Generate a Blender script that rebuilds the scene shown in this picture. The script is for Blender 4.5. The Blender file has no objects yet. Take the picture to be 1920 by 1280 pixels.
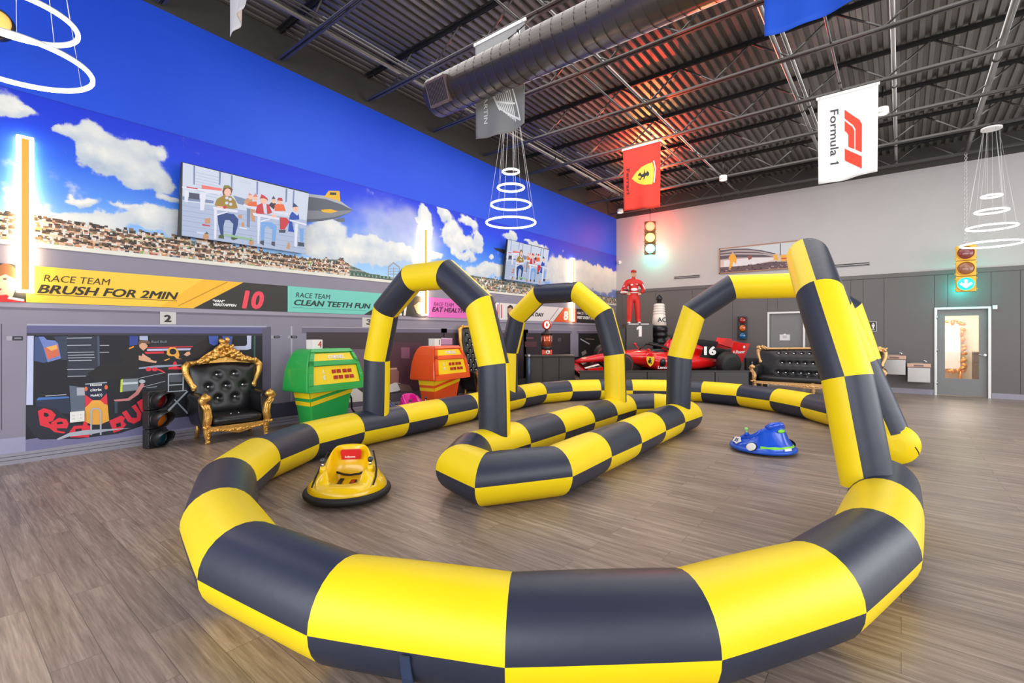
import bpy, bmesh, math, random
import numpy as np
from mathutils import Vector, Matrix
random.seed(7); rng = np.random.default_rng(7)
SC = bpy.context.scene; COL = SC.collection; PI = math.pi
# ---------------------------------------------------------------- camera
FP, YAW, HZ, CH = 901.0, math.radians(39.0), 626.85, 1.48
cam = bpy.data.cameras.new('camera'); cam.sensor_width = 36; cam.lens = FP/1920*36
cam.shift_y = -(640-HZ)/1920; cam.clip_start = .05; cam.clip_end = 200
co = bpy.data.objects.new('camera', cam); COL.objects.link(co)
co.location = (0, 0, CH); co.rotation_euler = (PI/2, 0, YAW); SC.camera = co
# ---------------------------------------------------------------- world, exposure, large lights
SC.view_settings.view_transform = 'Standard'; SC.view_settings.look = 'None'
SC.view_settings.exposure = 0.0; SC.view_settings.gamma = 1; SC.view_settings.use_curve_mapping = False
W = bpy.data.worlds.new('daylight'); SC.world = W; W.use_nodes = True
W.node_tree.nodes['Background'].inputs[0].default_value = (.93, .96, 1, 1)
W.node_tree.nodes['Background'].inputs[1].default_value = 1.35
SC.cycles.use_denoising = True; SC.cycles.max_bounces = 6; SC.cycles.diffuse_bounces = 4
SC.cycles.sample_clamp_indirect = 6
def area(name, loc, rot, sx, sy, power, col=(1, 1, 1)):
    l = bpy.data.lights.new(name, 'AREA'); l.shape = 'RECTANGLE'; l.size = sx; l.size_y = sy
    l.energy = power; l.color = col
    o = bpy.data.objects.new(name, l); COL.objects.link(o); o.location = loc; o.rotation_euler = rot; return o
# daylight through the shop front behind the camera and along the right side
area('shopfront_daylight', (-1, -4.6, 2.3), (PI/2, 0, 0), 12, 3.6, 480, (.93, .96, 1))
area('side_window_daylight', (6.6, 6.5, 2.6), (PI/2, 0, PI/2), 14, 3.4, 520, (.97, .98, 1))
# broad unseen fill standing in for the overhead lamps, added for brightness
area('overhead_fill', (-2.6, 8.6, 5.99), (0, 0, 0), 8, 10, 620, (1, .97, .93))
def spot(name, loc, target, power, ang, col=(1, 1, 1), size=.05, blend=.6):
    l = bpy.data.lights.new(name, 'SPOT'); l.energy = power; l.color = col; l.spot_size = ang; l.spot_blend = blend; l.shadow_soft_size = size
    o = bpy.data.objects.new(name, l); COL.objects.link(o); o.location = loc
    o.rotation_euler = (Vector(target)-Vector(loc)).to_track_quat('-Z', 'Y').to_euler(); return o
# ---------------------------------------------------------------- geometry of the photographed place
FW = np.array([-math.sin(YAW), math.cos(YAW), 0]); RT = np.array([math.cos(YAW), math.sin(YAW), 0])
def ray(x, y): return FW+RT*((x-960)/FP)+np.array([0, 0, 1.])*((HZ-y)/FP)
C0 = np.array([0, 0, CH])
def pz(x, y, z): d = ray(x, y); return C0+d*((z-CH)/d[2])
def pX(x, y, X): d = ray(x, y); return C0+d*(X/d[0])
def pY(x, y, Y): d = ray(x, y); return C0+d*(Y/d[1])
def pt(x, y, t): return C0+ray(x, y)*t
def pplane(x, y, o, n): d = ray(x, y); return C0+d*(np.dot(n, np.array(o)-C0)/np.dot(n, d))
def proj(P):
    q = np.asarray(P, float)-C0; t = q@FW; return 960+FP*(q@RT)/t, HZ-FP*q[..., 2]/t
XL, YB, XR, YR = -7.9, 15.68, 6.6, -4.6
# ---------------------------------------------------------------- materials
def lin(c): return tuple(((v/255)/12.92 if v/255 <= .04045 else ((v/255+.055)/1.055)**2.4) for v in c)
MATS = {}
def mat(name, rgb, rough=.5, metal=0, emit=None, es=0, var=.06, scale=9, bump=0, bscale=60, coat=0, spec=.5):
    """procedural Principled surface: sRGB colour with a little noise in it"""
    if name in MATS: return MATS[name]
    m = bpy.data.materials.new(name); m.use_nodes = True; nt = m.node_tree; b = nt.nodes['Principled BSDF']
    c = lin(rgb)
    tc = nt.nodes.new('ShaderNodeTexCoord')
    n = nt.nodes.new('ShaderNodeTexNoise'); n.inputs['Scale'].default_value = scale; n.inputs['Detail'].default_value = 3
    nt.links.new(tc.outputs['Object'], n.inputs['Vector'])
    mx = nt.nodes.new('ShaderNodeMix'); mx.data_type = 'RGBA'
    mx.inputs[6].default_value = (*[v*(1-var) for v in c], 1); mx.inputs[7].default_value = (*[min(1, v*(1+var)+var*.01) for v in c], 1)
    nt.links.new(n.outputs['Fac'], mx.inputs[0]); nt.links.new(mx.outputs[2], b.inputs['Base Color'])
    b.inputs['Roughness'].default_value = rough; b.inputs['Metallic'].default_value = metal
    b.inputs['Specular IOR Level'].default_value = spec; b.inputs['Coat Weight'].default_value = coat
    if es: b.inputs['Emission Color'].default_value = (*lin(emit), 1); b.inputs['Emission Strength'].default_value = es
    if bump:
        n2 = nt.nodes.new('ShaderNodeTexNoise'); n2.inputs['Scale'].default_value = bscale; n2.inputs['Detail'].default_value = 4
        nt.links.new(tc.outputs['Object'], n2.inputs['Vector'])
        bp = nt.nodes.new('ShaderNodeBump'); bp.inputs['Strength'].default_value = bump; bp.inputs['Distance'].default_value = .02
        nt.links.new(n2.outputs['Fac'], bp.inputs['Height']); nt.links.new(bp.outputs[0], b.inputs['Normal'])
    MATS[name] = m; return m
def ink(rgb, rough=.55):
    return mat('print_%02x%02x%02x' % tuple(rgb), rgb, rough, var=.03)
def glow(rgb, s):   # picture elements of a lit screen
    return mat('screen_%02x%02x%02x_%d' % (*rgb, int(s*100)), tuple(int(v*.15) for v in rgb), .4, emit=rgb, es=s, var=.0)
# ---------------------------------------------------------------- mesh builder
class MB:
    def __init__(s): s.v = []; s.f = []; s.m = []; s.s = []; s.mats = []
    def mi(s, m):
        if m is None: return 0
        if m not in s.mats: s.mats.append(m)
        return s.mats.index(m)
    def add(s, vs, fs, m=None, smooth=False):
        o = len(s.v); s.v += [tuple(map(float, v)) for v in vs]; i = s.mi(m)
        for f in fs: s.f.append([o+k for k in f]); s.m.append(i); s.s.append(smooth)
        return s
    def box(s, lo, hi, m=None, M=None):
        (a, b, c), (d, e, f) = lo, hi
        vs = [(a, b, c), (d, b, c), (d, e, c), (a, e, c), (a, b, f), (d, b, f), (d, e, f), (a, e, f)]
        if M is not None: vs = [M @ Vector(v) for v in vs]
        return s.add(vs, [(3, 2, 1, 0), (4, 5, 6, 7), (0, 1, 5, 4), (1, 2, 6, 5), (2, 3, 7, 6), (3, 0, 4, 7)], m)
    def cbox(s, c, sz, m=None, M=None):
        return s.box([c[i]-sz[i]/2 for i in range(3)], [c[i]+sz[i]/2 for i in range(3)], m, M)
    def rings(s, R, m=None, cap0=True, cap1=True, smooth=True, closed=False, mfun=None):
        n = len(R[0]); vs = [p for r in R for p in r]; o = len(s.v); s.v += [tuple(map(float, v)) for v in vs]
        K = len(R)
        for k in range(K if closed else K-1):
            a = o+k*n; b = o+((k+1) % K)*n
            for j in range(n):
                s.f.append([a+j, a+(j+1) % n, b+(j+1) % n, b+j]); s.s.append(smooth)
                s.m.append(s.mi(mfun(k, j) if mfun else m))
        if not closed:
            if cap0: s.f.append([o+j for j in range(n)][::-1]); s.s.append(False); s.m.append(s.mi(mfun(0, 0) if mfun else m))
            if cap1: s.f.append([o+(K-1)*n+j for j in range(n)]); s.s.append(False); s.m.append(s.mi(mfun(K-2, 0) if mfun else m))
        return s
    def tube(s, path, r, n=10, m=None, smooth=True, caps=True, closed=False):
        P = [np.array(p, float) for p in path]; K = len(P); R = []
        rad = r if hasattr(r, '__len__') else [r]*K
        T = []
        for i in range(K):
            a = P[i-1] if (i > 0 or closed) else P[i]; b = P[(i+1) % K] if (i < K-1 or closed) else P[i]
            t = b-a; T.append(t/(np.linalg.norm(t)+1e-12))
        u = np.cross(T[0], [0, 0, 1.]);
        if np.linalg.norm(u) < 1e-3: u = np.cross(T[0], [1., 0, 0])
        u /= np.linalg.norm(u)
        for i in range(K):
            u = u-T[i]*(u@T[i]); u /= np.linalg.norm(u)+1e-12; w = np.cross(T[i], u)
            R.append([P[i]+rad[i]*(math.cos(a)*u+math.sin(a)*w) for a in np.arange(n)*2*PI/n])
        return s.rings(R, m, caps, caps, smooth, closed)
    def cyl(s, p0, p1, r0, r1=None, n=16, m=None, smooth=True): return s.tube([p0, p1], [r0, r0 if r1 is None else r1], n, m, smooth)
    def lathe(s, prof, n=24, m=None, o=(0, 0, 0), M=None, smooth=True, mfun=None):
        R = []
        for r, z in prof:
            ring = [Vector((max(r, 1e-4)*math.cos(a), max(r, 1e-4)*math.sin(a), z)) for a in np.arange(n)*2*PI/n]
            if M is not None: ring = [M @ p for p in ring]
            R.append([(p.x+o[0], p.y+o[1], p.z+o[2]) for p in ring])
        return s.rings(R, m, True, True, smooth, mfun=mfun)
    def ball(s, c, r, n=12, m=None, M=None):
        r3 = r if hasattr(r, '__len__') else (r, r, r); R = []
        for i in range(n//2+1):
            a = -PI/2+PI*i/(n//2); q = max(math.cos(a), 1e-3)
            ring = [Vector((r3[0]*q*math.cos(b), r3[1]*q*math.sin(b), r3[2]*math.sin(a))) for b in np.arange(n)*2*PI/n]
            if M is not None: ring = [M @ p for p in ring]
            R.append([(c[0]+p[0], c[1]+p[1], c[2]+p[2]) for p in ring])
        return s.rings(R, m)
    def prism(s, poly, d, fr, m=None, base=0):
        """polygon in a frame (o, r, u): extruded by d along the normal"""
        o, r, u = [np.array(q, float) for q in fr]; nn = np.cross(r, u); k = len(poly)
        A = [o+r*x+u*y+nn*base for x, y in poly]; B = [p+nn*d for p in A]
        return s.add(A+B, [list(range(k))[::-1], list(range(k, 2*k))]+[[i, (i+1) % k, k+(i+1) % k, k+i] for i in range(k)], m)
    def torus(s, c, R, r, n=48, k=8, m=None, M=None):
        path = [Vector((R*math.cos(a), R*math.sin(a), 0)) for a in np.arange(n)*2*PI/n]
        if M is not None: path = [M @ p for p in path]
        return s.tube([(c[0]+p[0], c[1]+p[1], c[2]+p[2]) for p in path], r, k, m, closed=True)
    def build(s, name, m=None, parent=None, loc=None, bevel=0, sub=0, solid=0):
        me = bpy.data.meshes.new(name); me.from_pydata(s.v, [], s.f)
        ms = s.mats if s.mats else [m or mat('plain', (128, 128, 128))]
        if m is not None and s.mats and m not in s.mats: pass
        for q in ms: me.materials.append(q)
        me.polygons.foreach_set('material_index', s.m); me.polygons.foreach_set('use_smooth', s.s); me.update()
        o = bpy.data.objects.new(name, me); COL.objects.link(o)
        if parent: o.parent = parent
        if loc is not None: o.location = loc
        if bevel:
            b = o.modifiers.new('bevel', 'BEVEL'); b.width = bevel; b.segments = 2; b.limit_method = 'ANGLE'; b.angle_limit = .6
        if sub: o.modifiers.new('smooth', 'SUBSURF').levels = sub; o.modifiers['smooth'].render_levels = sub
        return o
def tag(o, label=None, cat=None, group=None, kind=None):
    for k, v in (('label', label), ('category', cat), ('group', group), ('kind', kind)):
        if v: o[k] = v
    return o
def thing(name, label, cat, loc=(0, 0, 0), rz=0, group=None, rot=None):
    o = bpy.data.objects.new(name, None); COL.objects.link(o); o.location = loc
    o.rotation_euler = rot if rot else (0, 0, rz); o.empty_display_size = .1
    return tag(o, label, cat, group)
def kids(o): return [c for c in bpy.data.objects if c.parent == o]
def dup(root, loc, rz=0, label=None, group=None):
    def cp(o, par):
        c = o.copy(); COL.objects.link(c)
        if par: c.parent = par
        for k in kids_of.get(o.name, []): cp(k, c)
        return c
    kids_of = {}
    for c in list(bpy.data.objects):
        if c.parent: kids_of.setdefault(c.parent.name, []).append(c)
    r = cp(root, None); r.location = loc; r.rotation_euler = (0, 0, rz)
    if label: r['label'] = label
    if group: r['group'] = group
    return r
def frameM(o, r, u):
    r = Vector(r).normalized(); u = Vector(u).normalized(); n = r.cross(u)
    return Matrix(((r.x, u.x, n.x, o[0]), (r.y, u.y, n.y, o[1]), (r.z, u.z, n.z, o[2]), (0, 0, 0, 1)))
def text(name, body, m, o, r, u, size, parent=None, bold=0, shear=0, width=None, ext=.001, align='LEFT', base=None):
    """raised lettering: o = left end of the baseline, r/u = reading and up directions (parent space)"""
    c = bpy.data.curves.new(name, 'FONT'); c.body = body; c.size = size; c.shear = shear; c.extrude = ext
    c.align_x = align; c.resolution_u = 3
    t = bpy.data.objects.new(name, c); COL.objects.link(t)
    dg = bpy.context.evaluated_depsgraph_get(); me = bpy.data.meshes.new_from_object(t.evaluated_get(dg))
    COL.objects.unlink(t); bpy.data.objects.remove(t)
    if bold:       # heavier strokes: the letters struck several times around their centre line
        bmm = bmesh.new(); e = bold*size
        for dx, dy in ((0, 0), (e, 0), (-e, 0), (0, e*.7), (0, -e*.7), (e*.8, e*.5), (-e*.8, -e*.5), (e*.8, -e*.5), (-e*.8, e*.5)):
            k = len(bmm.verts); bmm.from_mesh(me); bmm.verts.ensure_lookup_table()
            for v in bmm.verts[k:]: v.co.x += dx; v.co.y += dy; v.co.z += (dx+2*dy)*.004
        bmm.to_mesh(me); bmm.free()
    xs = [v.co.x for v in me.vertices]
    sx = (width/(max(xs)-min(xs))) if width else 1
    M = frameM(o, r, u)
    for v in me.vertices: v.co = M @ Vector((v.co.x*sx, v.co.y, v.co.z))
    me.materials.clear(); me.materials.append(m)
    ob = bpy.data.objects.new(name, me); COL.objects.link(ob)
    if parent: ob.parent = parent
    return ob
def ell(cx, cy, rx, ry, n=18, a0=0, a1=2*PI):
    return [(cx+rx*math.cos(a), cy+ry*math.sin(a)) for a in np.linspace(a0, a1, n, endpoint=(a1-a0) < 2*PI-.01)]
def art(name, shapes, o, n, parent=None, off=(0, 0, 0), lift=.0015, step=.0004):
    """flat print: polygons read off the plane (o, n), each later one a hair further out"""
    mb = MB(); n = np.array(n, float); n /= np.linalg.norm(n)
    for i, (m, poly) in enumerate(shapes):
        P = [pplane(x, y, o, n)+n*(lift+step*i)-np.array(off) for x, y in poly]
        a = sum(np.cross(P[k], P[(k+1) % len(P)]) for k in range(len(P)))
        if a@n < 0: P = P[::-1]
        mb.add(P, [list(range(len(P)))], m)
    return mb.build(name, parent=parent)
# ================================================================ the setting
def struct(name, mb, m=None, **k): return tag(mb.build(name, m, **k), kind='structure')
def floor_mat():
    m = bpy.data.materials.new('wood_plank_floor'); m.use_nodes = True; nt = m.node_tree; L = nt.links.new; b = nt.nodes['Principled BSDF']
    N = nt.nodes.new
    tc = N('ShaderNodeTexCoord')
    br = N('ShaderNodeTexBrick'); br.offset = .37; br.offset_frequency = 2; br.squash = 1
    br.inputs['Scale'].default_value = 1; br.inputs['Brick Width'].default_value = 1.22; br.inputs['Row Height'].default_value = .18
    br.inputs['Mortar Size'].default_value = .0016; br.inputs['Mortar Smooth'].default_value = .3
    br.inputs['Color1'].default_value = (0, 0, 0, 1); br.inputs['Color2'].default_value = (1, 1, 1, 1); br.inputs['Mortar'].default_value = (.2, .2, .2, 1)
    L(tc.outputs['Object'], br.inputs['Vector'])
    mp = N('ShaderNodeMapping'); mp.inputs['Scale'].default_value = (.9, 16, 1); L(tc.outputs['Object'], mp.inputs['Vector'])
    add = N('ShaderNodeVectorMath'); add.operation = 'ADD'; L(mp.outputs[0], add.inputs[0])
    sc = N('ShaderNodeVectorMath'); sc.operation = 'SCALE'; sc.inputs['Scale'].default_value = 9; L(br.outputs['Color'], sc.inputs[0]); L(sc.outputs[0], add.inputs[1])
    n1 = N('ShaderNodeTexNoise'); n1.inputs['Scale'].default_value = 1.6; n1.inputs['Detail'].default_value = 8; n1.inputs['Roughness'].default_value = .62; n1.inputs['Distortion'].default_value = .5
    L(add.outputs[0], n1.inputs['Vector'])
    n2 = N('ShaderNodeTexNoise'); n2.inputs['Scale'].default_value = 7; n2.inputs['Detail'].default_value = 4; L(add.outputs[0], n2.inputs['Vector'])
    mxf = N('ShaderNodeMix'); mxf.data_type = 'RGBA'; mxf.inputs[0].default_value = .3; L(n1.outputs['Fac'], mxf.inputs[6]); L(n2.outputs['Fac'], mxf.inputs[7])
    r = N('ShaderNodeValToRGB'); e = r.color_ramp.elements
    e[0].position = .28; e[0].color = (*lin((98, 84, 76)), 1); e[1].position = .72; e[1].color = (*lin((196, 178, 164)), 1)
    k = e.new(.5); k.color = (*lin((154, 136, 124)), 1)
    L(mxf.outputs[2], r.inputs[0])
    tint = N('ShaderNodeMix'); tint.data_type = 'RGBA'; tint.blend_type = 'MULTIPLY'; tint.inputs[0].default_value = .75
    r2 = N('ShaderNodeValToRGB'); r2.color_ramp.elements[0].color = (.74, .72, .72, 1); r2.color_ramp.elements[1].color = (1.0, .99, .97, 1)
    L(br.outputs['Color'], r2.inputs[0]); L(r.outputs[0], tint.inputs[6]); L(r2.outputs[0], tint.inputs[7])
    mor = N('ShaderNodeMix'); mor.data_type = 'RGBA'; L(br.outputs['Fac'], mor.inputs[0]); L(tint.outputs[2], mor.inputs[6]); mor.inputs[7].default_value = (*lin((92, 80, 74)), 1)
    L(mor.outputs[2], b.inputs['Base Color'])
    b.inputs['Roughness'].default_value = .36; b.inputs['Specular IOR Level'].default_value = .45
    bp = N('ShaderNodeBump'); bp.inputs['Strength'].default_value = .12; bp.inputs['Distance'].default_value = .01
    L(n1.outputs['Fac'], bp.inputs['Height']); L(bp.outputs[0], b.inputs['Normal'])
    return m
fb = MB(); fb.box((XL-.2, YR, -.1), (XR, YB+.2, 0), floor_mat()); struct('floor', fb)
# left wall: grey behind the print, blue paint above it, dark band under the roof (the roof climbs towards the camera)
BLUE = mat('blue_wall_paint', (2, 74, 226), .55, scale=.33)
mxn = [q for q in BLUE.node_tree.nodes if q.type == 'MIX'][0]; mxn.inputs[6].default_value = (*lin((0, 56, 210)), 1); mxn.inputs[7].default_value = (*lin((34, 98, 236)), 1); mxn.inputs[0].links[0].from_node.inputs['Detail'].default_value = 6; DARK = mat('dark_wall_paint', (62, 60, 58), .7, var=.15, scale=2)
LAV = mat('printed_concrete', (140, 135, 152), .6, var=.08, scale=3)
BANDY = [YR, -2, 1.88, 3.35, 9.33, 10.87, YB]
BANDZ = [6.2, 6.1, 5.955, 5.893, 5.657, 5.65, 5.606]
def zdeck(Y): return 6.10+.027*(YB-Y)
wl = MB(); SEAM = 4.285
wl.box((XL-.2, YR, 0), (XL, YB+.2, SEAM), LAV)
for i in range(len(BANDY)-1):
    y0, y1, z0, z1 = BANDY[i], BANDY[i+1], BANDZ[i], BANDZ[i+1]
    for (a0, a1, c0, c1, m) in ((SEAM, SEAM, z0, z1, BLUE), (z0, z1, zdeck(y0)+.12, zdeck(y1)+.12, DARK)):
        wl.add([(XL, y0, a0), (XL, y1, a1), (XL, y1, c1), (XL, y0, c0), (XL-.2, y0, a0), (XL-.2, y1, a1), (XL-.2, y1, c1), (XL-.2, y0, c0)],
               [(0, 1, 2, 3), (7, 6, 5, 4), (3, 2, 6, 7)], m)
struct('wall_left', wl)
tr = MB(); tr.box((XL, YR, SEAM-.006), (XL+.004, YB, SEAM+.004), mat('blue_edge', (10, 50, 190), .5)); struct('trim_1', tr)
# back wall with the openings of the three doors
def dX(px): return float(pY(px, 640, YB)[0])
D1 = (dX(1443), dX(1506)); D2 = (dX(1545), dX(1614)); D3 = (dX(1757), dX(1852.5)); DH = 2.085
GR = mat('light_grey_wall_paint', (190, 188, 187), .6, var=.06, scale=1.2); PAN = mat('dark_grey_panelling', (98, 94, 93), .5, var=.1, scale=1.5)
wb = MB()
def bw(x0, x1, z0, z1, m): wb.box((x0, YB, z0), (x1, YB+.2, z1), m)
xs = [XL-.2, D1[0], D1[1], D2[0], D2[1], D3[0], D3[1], XR]
for i in range(7): bw(xs[i], xs[i+1], DH if i % 2 else 0, 3.04, PAN)
bw(XL-.2, XR, 3.04, 5.595, GR); bw(XL-.2, XR, 5.595, zdeck(YB)+.15, DARK)
struct('wall_back', wb)
pn = MB(); G = mat('panel_board', (102, 98, 97), .45, var=.08, scale=1.2)      # boards with open joints, rail on top
pn.box((XL, YB-.03, 2.94), (XR, YB, 3.04), G)
gx = dX(1777); edges = sorted([XL, XR]+[gx+1.22*k for k in range(-8, 5) if XL+.1 < gx+1.22*k < XR-.1]+[dX(1595)])
for a, b in zip(edges, edges[1:]):
    segs = [(a, b)]
    for d in (D1, D2, D3):
        q = []
        for s0, s1 in segs:
            if s1 <= d[0]-.05 or s0 >= d[1]+.05: q.append((s0, s1)); continue
            if s0 < d[0]-.05: q.append((s0, d[0]-.05))
            if s1 > d[1]+.05: q.append((d[1]+.05, s1))
            pn.box((max(s0, d[0]-.05)+.006, YB-.012, DH+.06), (min(s1, d[1]+.05)-.006, YB, 2.93), G)
        segs = q
    for s0, s1 in segs:
        if s1-s0 > .03: pn.box((s0+.006, YB-.012, .1), (s1-.006, YB, 2.93), G)
struct('trim_2', pn)
bbm = mat('baseboard_paint', (150, 147, 160), .35)
bb = MB()
for a, b in ((XL, D1[0]-.06), (D1[1]+.06, D2[0]-.06), (D2[1]+.06, D3[0]-.06), (D3[1]+.06, XR)):
    bb.box((a, YB-.028, 0), (b, YB, .1), bbm); bb.box((a, YB-.022, .1), (b, YB, .125), bbm)
struct('baseboard_back', bb)
bl = MB(); bl.box((XL, YR, 0), (XL+.03, YB, .045), bbm); bl.box((XL, YR, .05), (XL+.026, YB, .085), bbm); bl.box((XL, YR, .09), (XL+.02, YB, .125), bbm)
struct('baseboard_left', bl)
# doors
WT = mat('white_trim', (236, 234, 232), .35); DG = mat('grey_door_paint', (128, 128, 128), .45); ST = mat('brushed_steel', (190, 190, 192), .25, 1)
def frame(d, nm):
    f = MB()
    for x0, x1 in ((d[0]-.05, d[0]), (d[1], d[1]+.05)): f.box((x0, YB-.04, 0), (x1, YB+.12, DH+.05), WT)
    f.box((d[0], YB-.04, DH), (d[1], YB+.12, DH+.05), WT); return struct(nm, f)
frame(D1, 'trim_3'); frame(D2, 'trim_4'); frame(D3, 'trim_5')
def handle(par, x, sgn):
    h = MB(); h.cyl((x, YB+.02, 1.0), (x, YB-.05, 1.0), .028, n=14, m=ST); h.tube([(x, YB-.045, 1.0), (x+sgn*.03, YB-.055, 1.0), (x+sgn*.12, YB-.05, 1.0)], .011, 10, ST)
    h.build('door_handle', parent=par)
d = MB(); d.box((D1[0]+.004, YB+.03, .012), (D1[1]-.004, YB+.075, DH-.004), DG); o1 = struct('door_1', d); handle(o1, D1[0]+.07, 1)
d = MB(); d.box((D2[0]+.004, YB+.03, .012), (D2[1]-.004, YB+.075, DH-.004), DG); o2 = struct('door_2', d); handle(o2, D2[0]+.07, 1)
g0 = (dX(1772), dX(1836)); gz = (.42, 1.93)
d = MB(); X0, X1 = D3[0]+.004, D3[1]-.004
for a in ((X0, .012, g0[0], DH-.004), (g0[1], .012, X1, DH-.004), (g0[0], .012, g0[1], gz[0]), (g0[0], gz[1], g0[1], DH-.004)):
    d.box((a[0], YB+.03, a[1]), (a[2], YB+.075, a[3]), DG)
o3 = struct('door_3', d); handle(o3, X1-.05, -1)
def glass_mat():
    m = bpy.data.materials.new('clear_glass'); m.use_nodes = True; nt = m.node_tree; nt.nodes.remove(nt.nodes['Principled BSDF'])
    t = nt.nodes.new('ShaderNodeBsdfTransparent'); g = nt.nodes.new('ShaderNodeBsdfGlossy'); g.inputs['Roughness'].default_value = .02
    f = nt.nodes.new('ShaderNodeFresnel'); f.inputs[0].default_value = 1.45; x = nt.nodes.new('ShaderNodeMixShader')
    nt.links.new(f.outputs[0], x.inputs[0]); nt.links.new(t.outputs[0], x.inputs[1]); nt.links.new(g.outputs[0], x.inputs[2])
    nt.links.new(x.outputs[0], nt.nodes['Material Output'].inputs[0]); return m
GLASS = glass_mat()
g = MB(); g.box((g0[0], YB+.05, gz[0]), (g0[1], YB+.056, gz[1]), GLASS); g.build('door_glass', parent=o3)
hg = MB()
for z in (.25, 1.05, 1.85): hg.cyl((D3[0]-.004, YB-.03, z), (D3[0]-.004, YB-.03, z+.1), .012, m=ST)
hg.build('hinge', parent=o3)
# the lit corridor behind the glass door
cr = MB(); CW = mat('corridor_wall', (226, 214, 190), .6); x0, x1, yb = D3[0]-1.0, D3[1]+.7, YB+3.2
cr.box((x0, yb, 0), (x1, yb+.1, 2.7), CW); cr.box((x0-.1, YB+.2, 0), (x0, yb, 2.7), CW); cr.box((x1, YB+.2, 0), (x1+.1, yb, 2.7), mat('corridor_ochre', (214, 190, 120), .6))
cr.box((x0, YB+.2, 2.6), (x1, yb, 2.7), CW); struct('wall_corridor', cr)
cf = MB(); cf.box((x0, YB+.2, -.1), (x1, yb, 0), mat('corridor_floor', (206, 172, 138), .3, var=.15)); struct('floor_corridor', cf)
l = bpy.data.lights.new('corridor_lamp', 'AREA'); l.size = .8; l.energy = 70; l.color = (1, .96, .9)
lo = bpy.data.objects.new('corridor_lamp', l); COL.objects.link(lo); lo.location = ((D3[0]+D3[1])/2, YB+1.7, 2.55)
# ---------------------------------------------------------------- roof: ribbed deck
dk = MB(); DKM = mat('roof_deck_steel', (120, 116, 113), .38, .55, var=.35, scale=1.3, bump=.05)
x = XL-.2; prof = []
while x < XR: prof += [(x, .05), (x+.062, .05), (x+.075, 0), (x+.137, 0)]; x += .15
vs = []; ys = [YR, YB+.2]
for px_, pz_ in prof:
    for y in ys: vs.append((px_, y, zdeck(y)+pz_))
dk.add(vs, [(2*i, 2*i+1, 2*i+3, 2*i+2) for i in range(len(prof)-1)], DKM)
x0, x1 = XL-.2, XR
dk.add([(x0, YR, zdeck(YR)+.12), (x1, YR, zdeck(YR)+.12), (x1, YB+.2, zdeck(YB)+.12), (x0, YB+.2, zdeck(YB)+.12)], [(0, 1, 2, 3)], DKM)
struct('ceiling', dk)
# ================================================================ the printed mural on the left wall
NX = (1, 0, 0); OX = (XL, 0, 0)
MU = thing('wall_mural', 'printed race circuit mural with grandstand crowd, cloudy sky and pit garages across the left wall', 'mural', (XL, 6, .13))
MO = tuple(MU.location)
def fbm(u, v, seed, oct=5):
    r = np.random.default_rng(seed); out = np.zeros_like(u); amp = 1; tot = 0
    for o in range(oct):
        g = r.random((128, 128)); x = u*2**o; y = v*2**o; i = np.floor(x).astype(int); j = np.floor(y).astype(int)
        fx = x-i; fy = y-j; fx = fx*fx*(3-2*fx); fy = fy*fy*(3-2*fy)
        a = g[i % 128, j % 128]; b = g[(i+1) % 128, j % 128]; c = g[i % 128, (j+1) % 128]; d = g[(i+1) % 128, (j+1) % 128]
        out += amp*((a*(1-fx)+b*fx)*(1-fy)+(c*(1-fx)+d*fx)*fy); tot += amp; amp *= .55
    return out/tot
def sstep(a, b, x): t = np.clip((x-a)/(b-a), 0, 1); return t*t*(3-2*t)
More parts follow.
